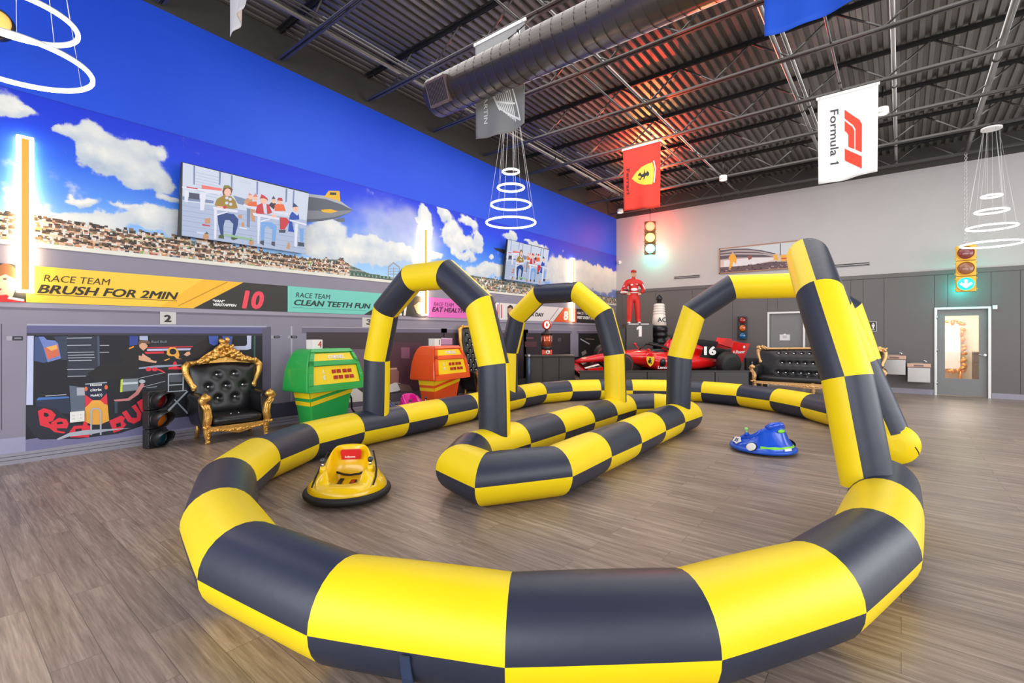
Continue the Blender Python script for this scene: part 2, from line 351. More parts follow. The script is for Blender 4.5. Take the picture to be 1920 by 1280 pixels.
def sky_print():
    res = .0115; Y0, Y1, Z0, Z1 = -1.2, YB-.005, 2.56, SEAM-.004
    ny = int((Y1-Y0)/res); nz = int((Z1-Z0)/res)
    yv = np.linspace(Y0, Y1, ny+1); zv = np.linspace(Z0, Z1, nz+1)
    yc = (yv[1:]+yv[:-1])/2; zc = (zv[1:]+zv[:-1])/2
    Yg, Zg = np.meshgrid(yc, zc)
    # blobs are measured on the photograph and carried onto the wall: (Y, z, ry, rz)
    def blob(cx, cy, rx, ry):
        c = pX(cx, cy, XL); a = pX(cx+rx, cy, XL); b = pX(cx, cy-ry, XL); return c[1], c[2], abs(a[1]-c[1]), abs(b[2]-c[2])
    B = [(8, 205, 48, 20), (45, 213, 26, 10), (98, 240, 22, 8), (140, 252, 48, 20), (182, 256, 42, 26), (165, 285, 32, 22), (228, 300, 72, 30), (268, 278, 48, 20),
         (195, 300, 48, 22), (272, 325, 50, 30), (300, 288, 18, 14), (250, 340, 40, 20), (300, 345, 24, 18),
         (168, 379, 30, 8), (237, 386, 22, 7), (312, 373, 28, 10), (22, 372, 34, 20), (60, 400, 45, 18), (70, 378, 18, 6),
         (112, 412, 46, 17), (165, 412, 48, 20), (205, 418, 48, 18), (272, 408, 42, 22), (318, 412, 36, 20), (300, 425, 60, 18), (120, 428, 80, 14), (40, 425, 60, 18),
         (600, 435, 45, 30), (615, 425, 38, 24), (650, 462, 42, 20), (688, 452, 32, 16), (735, 466, 40, 18), (775, 478, 40, 18), (700, 480, 70, 20), (620, 475, 70, 18), (815, 475, 18, 10),
         (788, 395, 14, 16), (796, 412, 14, 22), (803, 432, 14, 22), (830, 398, 17, 12), (838, 408, 14, 8), (850, 432, 20, 18), (845, 448, 12, 10), (882, 416, 17, 11), (868, 455, 24, 16), (895, 445, 12, 16), (892, 465, 14, 12),
         (873, 478, 22, 9), (920, 478, 7, 9), (905, 502, 30, 16), (895, 510, 36, 14), (935, 505, 20, 12), (955, 445, 14, 9), (962, 440, 9, 8),
         (1000, 458, 12, 9), (1018, 464, 12, 8), (985, 452, 10, 6),
         (1045, 500, 40, 16), (1085, 500, 42, 16), (1115, 508, 34, 16), (1140, 520, 25, 18), (1060, 520, 60, 20), (1120, 530, 50, 20)]
    nz1 = fbm(Yg*2.6+3, Zg*2.6+7, 3, 6); nz2 = fbm(Yg*1.1+50, Zg*1.3+9, 5, 4); nz3 = fbm(Yg*5+11, Zg*5+2, 8, 6)
    Yw = Yg+.34*(nz1-.5)+.16*(nz3-.5); Zw = Zg+.26*(fbm(Yg*2.6+30, Zg*2.6+60, 9, 6)-.5)+.12*(fbm(Yg*6+4, Zg*6+8, 10, 5)-.5)
    field = np.zeros_like(Yg); low = np.zeros_like(Yg)
    for b in B:
        y, z, ry, rz = blob(*b); field += np.exp(-2.1*(((Yw-y)/ry)**2+((Zw-z)/rz)**2)); low += np.exp(-2.1*(((Yw-y+.03)/ry)**2+((Zw-z+.22*rz+.02)/rz)**2))
    dens = field+(nz3-.5)*.55+(nz1-.5)*.35
    al = sstep(.15, .40, dens); shade = np.clip((low-field)*-1.1, -1, 1)*.5+(nz3-.5)*.9
    al = np.maximum(al, .55*sstep(.1, .9, np.exp(-((Yg-6.1)/1.0)**2)*np.exp(-((Zg-3.5)/.55)**2)*1.6*nz2*2))
    # far right: the hazy cream cloud bank
    def C(c): return np.array(lin(c))
    zs = [2.56, 2.85, 3.2, 3.6, 3.95, 4.285]; cs = [C(c) for c in ((176, 214, 244), (140, 190, 244), (84, 146, 240), (34, 98, 232), (6, 62, 224), (2, 48, 214))]
    base = np.stack([np.interp(Zg+.15*(nz2-.5), zs, [c[k] for c in cs]) for k in range(3)], -1)
    right = sstep(10.5, 14, Yg)[..., None]; base = base*(1-right)+right*np.stack([np.interp(Zg, zs, [C(c)[k] for c in ((96, 110, 150), (110, 130, 190), (110, 120, 200), (72, 84, 206), (44, 60, 204), (30, 46, 196))]) for k in range(3)], -1)
    sh = np.clip(.56+.75*shade+.4*(nz1-.5), 0, 1)[..., None]
    cl = C((166, 184, 206))*(1-sh)+C((236, 236, 230))*sh; cl = cl*(1-right*.55)+right*.55*C((214, 206, 196))
    img = base*(1-al[..., None])+cl*al[..., None]
    def paint(Yp, Zp, hw, hh, col):   # rectangle with cut corners
        j0 = int((Yp-hw-Y0)/res); j1 = int((Yp+hw-Y0)/res)+1; i0 = int((Zp-hh-Z0)/res); i1 = int((Zp+hh-Z0)/res)+1
        j0 = max(j0, 0); i0 = max(i0, 0)
        if j1 > j0 and i1 > i0: img[i0:i1, j0:j1] = col
    # grandstand: tiers of seats and spectators, the top of the stand falls along the wall
    tops = [pX(x, y, XL) for x, y in ((-150, 380), (0, 396), (60, 406), (110, 412), (150, 420), (200, 428), (240, 436), (290, 444), (330, 446), (440, 462), (530, 480), (600, 486), (640, 486), (655, 496), (690, 512), (735, 520), (800, 522), (885, 516), (900, 519), (950, 526), (1010, 536), (1040, 545), (1100, 548), (1155, 560))]
    ty = [p[1] for p in tops]; tz = [p[2] for p in tops]
    top = np.interp(Yg, ty, tz)
    r = np.random.default_rng(4)
    seat = np.where((r.random(Yg.shape) > .75)[..., None], C((120, 132, 122)), C((74, 92, 84)))*(.8+.5*nz1[..., None])
    img = np.where((Zg < top)[..., None], seat, img)
    for k in range(12):      # seat rows
        zr = 2.6+.075*k; img = np.where(((abs(Zg-zr) < .012) & (Zg < top))[..., None], C((150, 156, 150)), img)
    yA, yB = -1.2, float(pX(655, 500, XL)[1]); yC, yD = float(pX(885, 520, XL)[1]), YB
    shirts = [C(c) for c in ((226, 224, 218), (236, 236, 234), (214, 212, 206), (70, 70, 74), (96, 92, 94), (166, 84, 70), (196, 140, 92), (214, 178, 146), (132, 150, 172), (96, 124, 84), (132, 168, 86), (204, 192, 170), (160, 150, 140), (226, 218, 202), (220, 216, 208), (190, 188, 184), (120, 116, 112))]
    skin = [C(c) for c in ((226, 180, 150), (200, 150, 120), (232, 196, 170))]; hair = [C(c) for c in ((66, 54, 48), (92, 72, 58), (54, 50, 50), (220, 216, 208), (130, 102, 76), (110, 84, 64))]
    P = []
    for lo, hi, n in ((yA, yB, 2300), (yC, yD, 760)):
        for _ in range(n):
            y = r.uniform(lo, hi); t = np.interp(y, ty, tz)+.02
            z = 2.585+int(r.random()*max(1, (t-2.58)/.075))*.075+r.uniform(-.02, .02)
            if z < t: P.append((z, y))
    P.sort(key=lambda p: -p[0])
    for z, y in P:
        if r.random() < .16+.2*(math.sin(y*3.1+z*9) > .6): continue
        s = .85 if y < 4 else .7
        paint(y, z-.02, .030*s, .034*s, shirts[r.integers(len(shirts))])
        if r.random() < .5: paint(y+r.uniform(-.03, .03), z-.045, .026*s, .012, skin[r.integers(3)])
        paint(y, z+.030*s, .0135*s, .016*s, skin[r.integers(3)]); paint(y, z+.046*s, .0155*s, .010*s, hair[r.integers(len(hair))])
    # empty green seats and a lighting mast
    for x in np.arange(660, 735, 7.0):
        p = pX(x, 512+(x-660)*.12, XL); paint(p[1], p[2], .022, .02, C((60, 104, 84)))
    nv = (ny+1)*(nz+1); V = np.zeros((nv, 3)); V[:, 0] = .0022; V[:, 1] = np.tile(yv, nz+1)-MO[1]; V[:, 2] = np.repeat(zv, ny+1)-MO[2]
    idx = np.arange(nv).reshape(nz+1, ny+1); F = np.stack([idx[:-1, :-1], idx[:-1, 1:], idx[1:, 1:], idx[1:, :-1]], -1).reshape(-1, 4)
    me = bpy.data.meshes.new('sky_print'); me.vertices.add(nv); me.vertices.foreach_set('co', V.ravel())
    me.loops.add(F.size); me.loops.foreach_set('vertex_index', F.ravel()); me.polygons.add(len(F)); me.polygons.foreach_set('loop_start', np.arange(0, F.size, 4)); me.update(calc_edges=True)
    ca = me.color_attributes.new('print', 'FLOAT_COLOR', 'CORNER'); colr = np.ones((len(F), 4, 4), np.float32); colr[:, :, :3] = img.reshape(-1, 1, 3); ca.data.foreach_set('color', colr.ravel())
    m = bpy.data.materials.new('mural_ink'); m.use_nodes = True; nt = m.node_tree; b = nt.nodes['Principled BSDF']
    at = nt.nodes.new('ShaderNodeVertexColor'); at.layer_name = 'print'; nt.links.new(at.outputs[0], b.inputs['Base Color']); b.inputs['Roughness'].default_value = .55
    me.materials.append(m); o = bpy.data.objects.new('sky_print', me); COL.objects.link(o); o.parent = MU
sky_print()
def wallpoly(nm, shapes, step=.0004, lift=.0015, par=MU, off=MO): return art(nm, shapes, OX, NX, par, off, lift, step)
def wz(Y0, Y1, z0, z1, m): return m, [proj((XL, Y0, z0)), proj((XL, Y1, z0)), proj((XL, Y1, z1)), proj((XL, Y0, z1))]
Yl = .15   # left end of the straight prints (just outside the photograph)
wallpoly('ledge_print', [wz(Yl, YB, 2.505, 2.562, ink((226, 224, 214))), wz(Yl, YB, 2.49, 2.508, ink((120, 116, 128)))])
wallpoly('lip_print', [wz(Yl, YB, 1.79, 1.848, ink((158, 152, 168))), wz(Yl, YB, 1.765, 1.795, ink((112, 106, 124)))])
# airship and jet of the mural
A = lambda x, y: (480+x/4, 320+y/4)
Z6 = lambda L: [A(*p) for p in L]
wallpoly('airship_print', [(ink((92, 98, 112)), Z6([(330, 190), (400, 176), (520, 190), (640, 236), (700, 280), (725, 296), (690, 320), (600, 358), (500, 376), (390, 386), (330, 384)])),
    (ink((168, 174, 184)), Z6([(330, 186), (400, 174), (520, 188), (640, 232), (722, 292), (640, 252), (520, 212), (400, 196), (330, 204)])),
    (ink((128, 132, 142)), Z6([(330, 296), (480, 300), (620, 300), (725, 296), (690, 318), (590, 346), (470, 360), (330, 366)])),
    (ink((226, 178, 44)), Z6([(510, 196), (545, 150), (626, 152), (632, 232), (580, 212)])), (ink((226, 178, 44)), Z6([(485, 292), (560, 288), (615, 304), (560, 318), (500, 310)])),
    (ink((60, 62, 70)), Z6([(555, 162), (602, 164), (600, 182), (552, 180)])), (ink((104, 108, 118)), Z6([(580, 366), (660, 350), (666, 384), (620, 384)]))], step=.0002, lift=.0028)
wallpoly('jet_print', [(ink((46, 46, 54)), [(925, 464), (938, 466), (955, 470), (955, 478), (946, 476), (930, 469)]), (ink((46, 46, 54)), [(944, 460), (956, 462), (956, 468)])], lift=.0028)
wallpoly('mast_print', [(ink((150, 156, 160)), [(727, 500), (737, 491), (750, 500), (749, 503), (737, 494), (728, 503)])]+[(ink((150, 156, 160)), [(727, y), (750, y), (750, y+1.3), (727, y+1.3)]) for y in (503, 508, 513)]+
    [(ink((150, 156, 160)), [(x, 500), (x+1.6, 500), (x+1.6, 521), (x, 521)]) for x in (727, 737, 748)], lift=.0028)
# ---------------------------------------------------------------- pit garage prints
def walltext(nm, body, x0, x1, y0, y1, cap, m, par, off, bold=0, shear=0, lift=.004):
    """lettering on the left wall between two photo points of its baseline; cap = cap height in photo px at its start"""
    a = pX(x0, y0, XL); b = pX(x1, y1, XL); h = abs(pX(x0, y0-cap, XL)[2]-a[2]); z = (a[2]+b[2])/2
    return text(nm, body, m, (XL+lift-off[0], a[1]-off[1], z-off[2]), (0, 1, 0), (0, 0, 1), h/.70, par, bold, shear, width=b[1]-a[1], ext=.0004)
BLK = ink((22, 24, 34)); K2 = ink((34, 38, 52)); NAVY = ink((30, 36, 66)); REDP = ink((228, 46, 64)); ORP = ink((236, 170, 66)); SILV = ink((176, 184, 196)); WHT = ink((240, 240, 238)); LV2 = ink((98, 96, 140)); STEEL = ink((92, 104, 122)); SKN = ink((222, 168, 138)); BLU = ink((66, 92, 176)); LBL = ink((196, 204, 236))
G1 = lambda L: [(40+x/7.1125, 610+y/7.1125) for x, y in L]
G2 = lambda L: [(260+x/7.11, 610+y/7.11) for x, y in L]
bar = lambda x0, y0, x1, y1, w: [(x0, y0), (x1, y1), (x1, y1+w), (x0, y0+w)]
S = [(ink((158, 156, 186)), [(-6, 824), (640, 754), (640, 782), (-6, 858)]),
     (ink((172, 172, 196)), [(50, 607), (500, 611), (500, 614), (50, 610)]), (LV2, [(50, 610), (500, 613.5), (492, 626), (50, 625)]), (ink((60, 56, 70)), [(50, 624), (492, 625), (492, 630), (50, 629)]), (BLK, [(50, 628), (492, 629), (492, 782), (265, 800), (48, 824)]),
     (ink((120, 118, 156)), [(48, 824), (270, 790), (492, 764), (492, 780), (270, 814), (48, 846)]), (ink((96, 90, 112)), [(492, 614), (508, 612), (508, 772), (492, 780)]),
     (LBL, G1([(78, 138), (165, 138), (155, 1060), (65, 1060)])), (ink((64, 84, 134)), G1([(180, 150), (260, 160), (300, 260), (360, 480), (300, 500), (170, 470), (175, 240)])),
     (ink((112, 132, 200)), G1([(230, 150), (300, 150), (340, 190), (450, 200), (490, 240), (530, 440), (350, 490), (290, 280)])), (ink((214, 110, 82)), G1([(305, 300), (480, 250), (510, 400), (355, 455)])), (ink((236, 176, 96)), G1([(330, 290), (470, 256), (484, 310), (400, 340)])),
     (ink((52, 62, 84)), G1([(430, 150), (610, 140), (610, 460), (540, 460), (490, 240)])), (ink((44, 50, 66)), G1([(610, 145), (1030, 140), (1040, 580), (860, 680), (620, 690)])), (ink((70, 84, 104)), G1([(1010, 140), (1040, 140), (1046, 540), (1020, 560)]))]
for y, x0, x1 in ((165, 605, 940), (262, 610, 930), (355, 615, 970), (392, 620, 970), (428, 620, 980), (464, 630, 940), (582, 610, 1000), (674, 615, 860)):
    S.append((SILV, G1(bar(x0, y, x1, y-6, 9))))
for y in (262, 354): S.append((SILV, G1(bar(1045, y, 1170, y-2, 9))))
S += [(ink((40, 50, 74)), G1([(190, 1000), (640, 960), (650, 1180), (440, 1150), (200, 1080)])), (ink((70, 116, 190)), G1([(200, 990), (230, 960), (620, 945), (645, 965), (210, 998)])), (SILV, G1(bar(320, 935, 600, 915, 10))),
      (STEEL, G1([(640, 800), (850, 830), (850, 1180), (660, 1160)])), (ink((176, 178, 190)), G1([(738, 830), (840, 825), (845, 930), (742, 935)])),
      # wing in the foreground with its lettering
      (K2, G1([(60, 1090), (200, 1075), (460, 1110), (700, 1300), (860, 1330), (1160, 1290), (1370, 1150), (1640, 960), (1640, 1330), (1300, 1440), (760, 1510), (250, 1520), (180, 1480), (60, 1300)])),
      (REDP, G1([(220, 1140), (300, 1100), (400, 1130), (460, 1190), (420, 1270), (360, 1290), (400, 1330), (380, 1370), (250, 1330)])), (BLK, G1([(300, 1160), (350, 1170), (370, 1200), (340, 1220), (300, 1210)])),
      (REDP, G1([(400, 1290), (500, 1230), (600, 1250), (630, 1310), (610, 1370), (470, 1370), (480, 1400), (590, 1420), (560, 1440), (440, 1420), (380, 1370)])), (BLK, G1([(470, 1290), (540, 1280), (560, 1310), (480, 1320)])),
      (REDP, G1([(640, 1420), (700, 1340), (820, 1330), (850, 1200), (900, 1200), (880, 1330), (940, 1340), (900, 1490), (650, 1490)])), (BLK, G1([(720, 1380), (800, 1370), (810, 1430), (720, 1440)])),
      (REDP, G1([(1170, 1270), (1330, 1200), (1380, 1230), (1360, 1280), (1400, 1320), (1340, 1390), (1230, 1430)])), (BLK, G1([(1260, 1310), (1320, 1290), (1330, 1340), (1270, 1360)])),
      (REDP, G1([(1340, 1160), (1400, 1130), (1470, 1230), (1540, 1230), (1540, 1170), (1470, 1080), (1520, 1050), (1600, 1170), (1590, 1260), (1500, 1310), (1420, 1280)])), (REDP, G1([(1540, 1020), (1625, 970), (1630, 1180), (1590, 1130)])),
      (SILV, [(107, 822), (130, 811), (160, 806), (245, 802), (200, 808), (170, 814), (130, 818), (108, 825)]),
      # engine cover standing up front
      (NAVY, G1([(850, 770), (1130, 750), (1150, 1000), (1050, 1000), (950, 990), (850, 930)])), (ORP, G1([(850, 1280), (850, 1090), (950, 995), (1050, 995), (1150, 1060), (1170, 1270), (1050, 1320), (930, 1320)])),
      (REDP, G1([(850, 920), (950, 995), (870, 1080), (853, 1080)])), (REDP, G1([(1140, 905), (1050, 995), (1110, 1050), (1148, 1050)])), (ink((226, 110, 60)), G1(ell(862, 845, 22, 30))), (ink((226, 110, 60)), G1(ell(1130, 822, 22, 30))), (SILV, G1(bar(850, 775, 1140, 752, 14))),
      # cylinder, hose and the two mechanics
      (ink((120, 132, 140)), G1([(1330, 715), (1560, 705), (1560, 860), (1330, 885)])), (ink((200, 214, 222)), G1([(1350, 760), (1550, 750), (1550, 775), (1350, 790)])), (ink((200, 220, 60)), G1([(1325, 715), (1352, 712), (1345, 888), (1315, 888)])),
      (ink((206, 130, 130)), G1([(1600, 760), (1640, 790), (1560, 920), (1440, 1000), (1250, 1015), (1230, 990), (1420, 970), (1520, 890)])), (SILV, G1(ell(1610, 745, 42, 26))), (ink((56, 70, 84)), G1([(1240, 1010), (1285, 1010), (1280, 1170), (1245, 1170)])),
      (ink((30, 28, 32)), G1([(1310, 420), (1330, 340), (1420, 300), (1560, 260), (1620, 330), (1560, 420), (1560, 500), (1340, 500)])), (ink((30, 28, 32)), G1([(880, 640), (1060, 520), (1340, 495), (1560, 500), (1560, 640), (1330, 720), (1000, 740)])), (ink((236, 150, 60)), G1([(1430, 300), (1500, 270), (1500, 290), (1440, 316)])),
      (SKN, G2([(0, 250), (20, 220), (80, 225), (120, 270), (105, 300), (60, 335), (10, 290)])), (ink((110, 84, 66)), G2([(-6, 240), (10, 195), (80, 190), (150, 215), (160, 245), (110, 240), (40, 232), (5, 262)])),
      (SKN, G2([(0, 400), (60, 410), (200, 470), (240, 470), (230, 500), (150, 490), (0, 460)])), (SKN, G2([(50, 370), (90, 400), (160, 440), (150, 456), (80, 430), (40, 400)])),
      (ink((48, 70, 150)), G1([(1440, 140), (1560, 140), (1550, 260), (1440, 270)])), (ink((176, 186, 216)), G2([(10, 140), (120, 140), (124, 200), (10, 190)])),
      # the car on its stands
      (ink((40, 38, 46)), G2([(150, 140), (900, 140), (880, 250), (720, 280), (150, 290)])), (REDP, G2(bar(110, 290, 720, 276, 12))), (ink((190, 196, 226)), G2([(110, 312), (700, 304), (680, 330), (110, 340)])), (REDP, G2([(80, 350), (330, 345), (340, 372), (90, 378)])),
      (ORP, G2([(370, 380), (380, 320), (420, 290), (480, 290), (520, 320), (545, 400), (480, 410), (400, 405)])), (BLK, G2(ell(455, 348, 46, 40))), (ORP, G2([(470, 405), (540, 400), (530, 435), (580, 450), (500, 440)])), (ORP, G2([(330, 462), (410, 436), (414, 446), (360, 470)])),
      (REDP, G2([(385, 585), (400, 560), (450, 550), (460, 490), (490, 475), (505, 500), (510, 550), (580, 560), (585, 585)])), (ink((150, 160, 186)), G2([(0, 560), (240, 530), (580, 520), (640, 530), (0, 580)])), (REDP, G2(ell(130, 583, 38, 28))), (REDP, G2(ell(212, 583, 38, 28))), (REDP, G2([(250, 575), (300, 590), (360, 630), (350, 636), (250, 594)])),
      (SILV, G2(bar(390, 640, 600, 632, 18))), (SILV, G2([(388, 640), (406, 640), (402, 890), (388, 890)])), (SILV, G2([(584, 630), (604, 630), (598, 870), (580, 870)])), (ink((84, 90, 104)), G2([(412, 660), (580, 655), (576, 750), (412, 756)])), (SILV, G2(bar(390, 790, 600, 778, 12))), (SILV, G2(bar(350, 880, 640, 858, 12))),
      (SILV, G2([(640, 870), (660, 880), (380, 1170), (350, 1160)])), (SILV, G2([(440, 960), (456, 956), (670, 1170), (640, 1176)])), (SILV, G2(bar(0, 700, 340, 625, 6))), (SILV, G2(bar(40, 820, 350, 738, 6))), (SILV, G2(bar(100, 826, 240, 812, 6))),
      (SKN, G2([(600, 390), (640, 350), (700, 345), (690, 385), (640, 410)])), (ink((32, 28, 30)), G2([(680, 350), (740, 260), (900, 170), (940, 260), (830, 440), (700, 440)])),
      (BLU, G2([(930, 140), (1060, 140), (1050, 250), (1000, 270), (940, 240)])), (BLU, G2([(1110, 140), (1250, 145), (1235, 260), (1200, 300), (1130, 260)])), (LBL, G2([(1440, 136), (1500, 136), (1496, 310), (1440, 325), (1236, 325), (1240, 275), (1420, 272), (1442, 250)])), (ink((66, 96, 90)), G2([(1530, 136), (1556, 136), (1552, 440), (1530, 440)]))]
wallpoly('garage_print', S, step=.00006)
for b, c, y, m, sz in (('Hisense', 990, 802, WHT, 60), ('citrix', 990, 870, WHT, 78), ('Mobil(1)', 995, 940, WHT, 76)):
    (x0, y0), (x1, y1) = G1([(c-75, y+6), (c+80, y-2)]); walltext('sponsor_lettering', b, x0, x1, y0, y1, 4 if b != 'citrix' else 5, m, MU, MO, .03, lift=.0088)
(x0, y0), (x1, y1) = G2([(165, 233), (368, 228)]); walltext('pit_lettering', 'Red Bull', x0, x1, y0, y1, 4.2, ink((120, 130, 140)), MU, MO, .02, lift=.0088)
# the stand hook in front of the engine cover
wallpoly('stand_print', [(SILV, [(169, 815), (169, 770), (173, 764), (184, 764), (190, 770), (190, 815), (187, 815), (187, 771), (183, 767), (175, 767), (172, 771), (172, 815)])], lift=.0088)
# remaining garages, pillars, door readers
MAR = ink((84, 52, 66)); MAU = ink((112, 94, 112))
def garage(nm, xa, xb, col, extra=()):
    pa, pb = pX(xa, 640, XL)[1], pX(xb, 640, XL)[1]
    return wallpoly(nm, [wz(pa, pb, 1.50, 1.60, ink((112, 106, 128))), wz(pa, pb, 1.598, 1.612, ink((168, 164, 176))), wz(pa+.08, pb-.08, .3, 1.52, col)]+list(extra), step=.0002)
wallpoly('pillar_print', [wz(pX(2, 640, XL)[1], pX(3.5, 640, XL)[1], .4, 1.6, ink((70, 70, 84)))]); wallpoly('pillar_print', [wz(pX(545, 640, XL)[1], pX(548, 640, XL)[1], .15, 1.62, ink((172, 172, 188))), wz(pX(495, 640, XL)[1], pX(566, 640, XL)[1], .12, .36, ink((70, 68, 92)))])
wallpoly('forecourt_print', [wz(pX(566, 640, XL)[1], YB, .13, .34, ink((92, 86, 100)))])
garage('suitcase_garage_print', 566, 838, ink((64, 52, 58)), [(MAU, [(600, 652), (690, 655), (690, 700), (600, 700)]), (ink((44, 40, 46)), [(640, 662), (664, 663), (664, 720), (640, 720)]), (MAR, [(700, 640), (790, 642), (790, 730), (700, 728)]),
    (ink((132, 86, 110)), [(752, 651), (768, 651), (768, 672), (752, 671)]), (ink((110, 92, 86)), [(655, 695), (676, 692), (678, 728), (655, 730)]), (ink((150, 104, 96)), [(727, 692), (740, 690), (748, 696), (747, 722), (727, 724)]), (ink((200, 160, 140)), [(729, 690), (744, 689), (745, 692), (729, 693)]),
    (ink((214, 212, 208)), [(652, 732), (668, 727), (680, 736), (680, 752), (655, 754)]), (ink((224, 222, 220)), [(728, 722), (740, 717), (750, 718), (758, 728), (745, 733), (728, 736)]), (ink((120, 96, 90)), [(745, 718), (768, 722), (775, 734), (752, 734)])])
garage('pink_garage_print', 905-78, 990, ink((70, 58, 68)), [(ink((196, 140, 176)), [(827, 633), (848, 634), (848, 646), (827, 646)]), (ink((226, 190, 212)), [(827, 633), (848, 634), (848, 636), (827, 635)])])
garage('dark_garage_print', 978, 1072, ink((52, 44, 50)), [(ink((120, 70, 78)), [(986, 632), (1000, 632), (1000, 635), (986, 635)]), (ink((90, 56, 64)), [(984, 640), (1006, 640), (1006, 650), (984, 650)]), (ink((84, 76, 80)), [(1046, 634), (1052, 633), (1052, 640), (1046, 640)])])
garage('car_garage_print', 1082, 1152, ink((32, 28, 32)), [(SILV, [(1088, 634), (1106, 644), (1105, 646), (1088, 636)]), (ink((120, 110, 110)), [(1098, 634), (1114, 635), (1114, 637), (1098, 636)]), (ink((150, 140, 140)), [(1090, 660), (1098, 656), (1100, 662), (1092, 667)])])
# number boards and door readers printed above the openings
def board(nm, px, txt, tc=(40, 38, 40)):
    b = wallpoly(nm, [(ink((206, 202, 198)), px)], lift=.004); (xa, ya), (xb, yb) = px[3], px[2]; w = xb-xa
    walltext('numeral', txt, xa+w*.27, xa+w*.73, ya-5, yb-5, (px[3][1]-px[0][1])*.52, ink(tc), MU, MO, .06, lift=.006)
board('number_board', [(300, 584), (330, 585), (330, 608), (300, 608)], '2'); board('number_board', [(679, 595), (706, 597), (706, 613), (679, 613)], '3')
for x, y in ((12, 634), (507, 631.5), (540, 631.5)):
    w = 1 if x < 100 else .55
    wallpoly('reader_print', [(ink((168, 166, 176)), [(x, y-4*w), (x+11*w, y-4*w), (x+11*w, y+4*w), (x, y+4*w)]), (ink((44, 42, 50)), [(x+11*w, y-4*w), (x+31*w, y-4*w), (x+31*w, y+4*w), (x+11*w, y+4*w)]), (ink((130, 128, 138)), [(x+15*w, y-1.5*w), (x+28*w, y-1.5*w), (x+28*w, y+1.5*w), (x+15*w, y+1.5*w)])])
# ---------------------------------------------------------------- team banners: thin boards with print
ZT, ZB_ = 2.283, 1.855
def py_at(px, z): Y = pX(px, 600, XL)[1]; return proj((XL, Y, z))[1]
def banner(nm, label, x0, x1, shapes, group='race team banners under the grandstand'):
    y0 = pX(x0, 560, XL)[1]; y1 = pX(x1, 560, XL)[1]; t = thing(nm, label, 'banner', (XL, (y0+y1)/2, ZB_), 0, group); off = tuple(t.location)
    b = MB(); b.box((.0005, y0-off[1], 0), (.006, y1-off[1], ZT-ZB_), ink((52, 50, 48))); b.build('board', parent=t)
    if shapes: art('print', [(m, [(px, py_at(px, ZB_+(ZT-ZB_)*v)) for px, v in q]) for m, q in shapes], OX, NX, t, off, .007, .0003)
    return t, off
YEL = ink((250, 190, 50)); YE2 = ink((252, 206, 66))
t, off = banner('race_banner', 'yellow banner reading BRUSH FOR 2MIN, boy portrait at left, red 10 at right', -8, 538, [(YEL, [(49, 0), (362, 0), (456, 1), (49, 1)]), (YE2, [(49, .0), (300, .0), (380, 1), (49, 1)]), (ink((206, 142, 30)), [(332, .06), (336, .06), (428, .97), (424, .97)]),
    (ink((120, 90, 30)), [(66, .215), (332, .215), (332, .235), (66, .235)])])
art('boy_portrait', [(ink((150, 96, 60)), ell(10, 516, 22, 22)), (ink((236, 190, 160)), [(-6, 520), (10, 514), (26, 522), (29, 540), (24, 555), (14, 565), (-6, 567)]), (ink((236, 190, 160)), ell(29, 529, 5, 8)), (ink((206, 44, 40)), [(-6, 554), (12, 552), (20, 558), (46, 562), (48, 566.5), (-6, 566)]),
    (ink((236, 230, 226)), [(16, 556), (45, 561), (44, 565), (14, 560)]), (ink((80, 50, 40)), ell(9, 523, 4, 1.6)), (ink((150, 60, 60)), [(-5, 540), (4, 541), (0, 545), (-5, 545)])], OX, NX, t, off, .0085, .0002)
walltext('thin_lettering', 'RACE TEAM', 79, 205, 527, 535, 13, ink((66, 52, 22)), t, off, 0, .2, .0105)
walltext('bold_lettering', 'BRUSH FOR 2MIN', 67, 333, 548.5, 561.5, 16, ink((48, 40, 30)), t, off, .03, .3, .0105)
walltext('name_lettering', '\u201cVAN\u201d', 397, 420, 565.5, 567.5, 4.6, WHT, t, off, .05, .3, .0105); walltext('name_lettering', 'VERSTAPPEN', 398, 442, 572.5, 575, 4.6, WHT, t, off, .05, .3, .0105)
walltext('red_number', '10', 446, 488, 576, 578, 32, ink((240, 74, 92)), t, off, .05, .2, .0105)
TEAL = ink((118, 206, 192)); t, off = banner('race_banner', 'teal banner reading CLEAN TEETH FUN behind the near arch', 538.6, 799, [(TEAL, [(539, 0), (682, 0), (742, 1), (539, 1)]), (ink((80, 160, 150)), [(548, .17), (686, .17), (686, .19), (548, .19)])])
walltext('thin_lettering', 'RACE TEAM', 553, 618, 557, 561, 9.5, ink((40, 60, 56)), t, off, 0, .2, .0105); walltext('bold_lettering', 'CLEAN TEETH FUN', 549, 693, 571.5, 578.5, 10.5, ink((38, 52, 50)), t, off, .03, .25, .0105)
walltext('number_lettering', '21', 742, 763, 590, 591, 20, WHT, t, off, .05, .2, .0105)
art('driver_portrait', [(ink((216, 170, 130)), [(775, 572), (784, 566), (797, 568), (798, 584), (790, 592), (781, 586)]), (ink((74, 54, 40)), [(774, 574), (776, 562), (786, 557), (797, 560), (798, 570), (785, 566)]), (ink((60, 58, 70)), [(770, 594), (780, 588), (798, 590), (798, 595)])], OX, NX, t, off, .0085, .0002)
PINK = ink((226, 106, 192)); t, off = banner('race_banner', 'pink banner reading EAT HEALTHY seen through the near arch', 800, 935, [(PINK, [(801, 0), (905, 0), (925, 1), (801, 1)]), (WHT, [(915, 0), (935, 0), (935, 1), (930, 1)]), (ink((200, 50, 80)), [(939-5, .1), (932, .1), (932, .9), (934, .9)])])
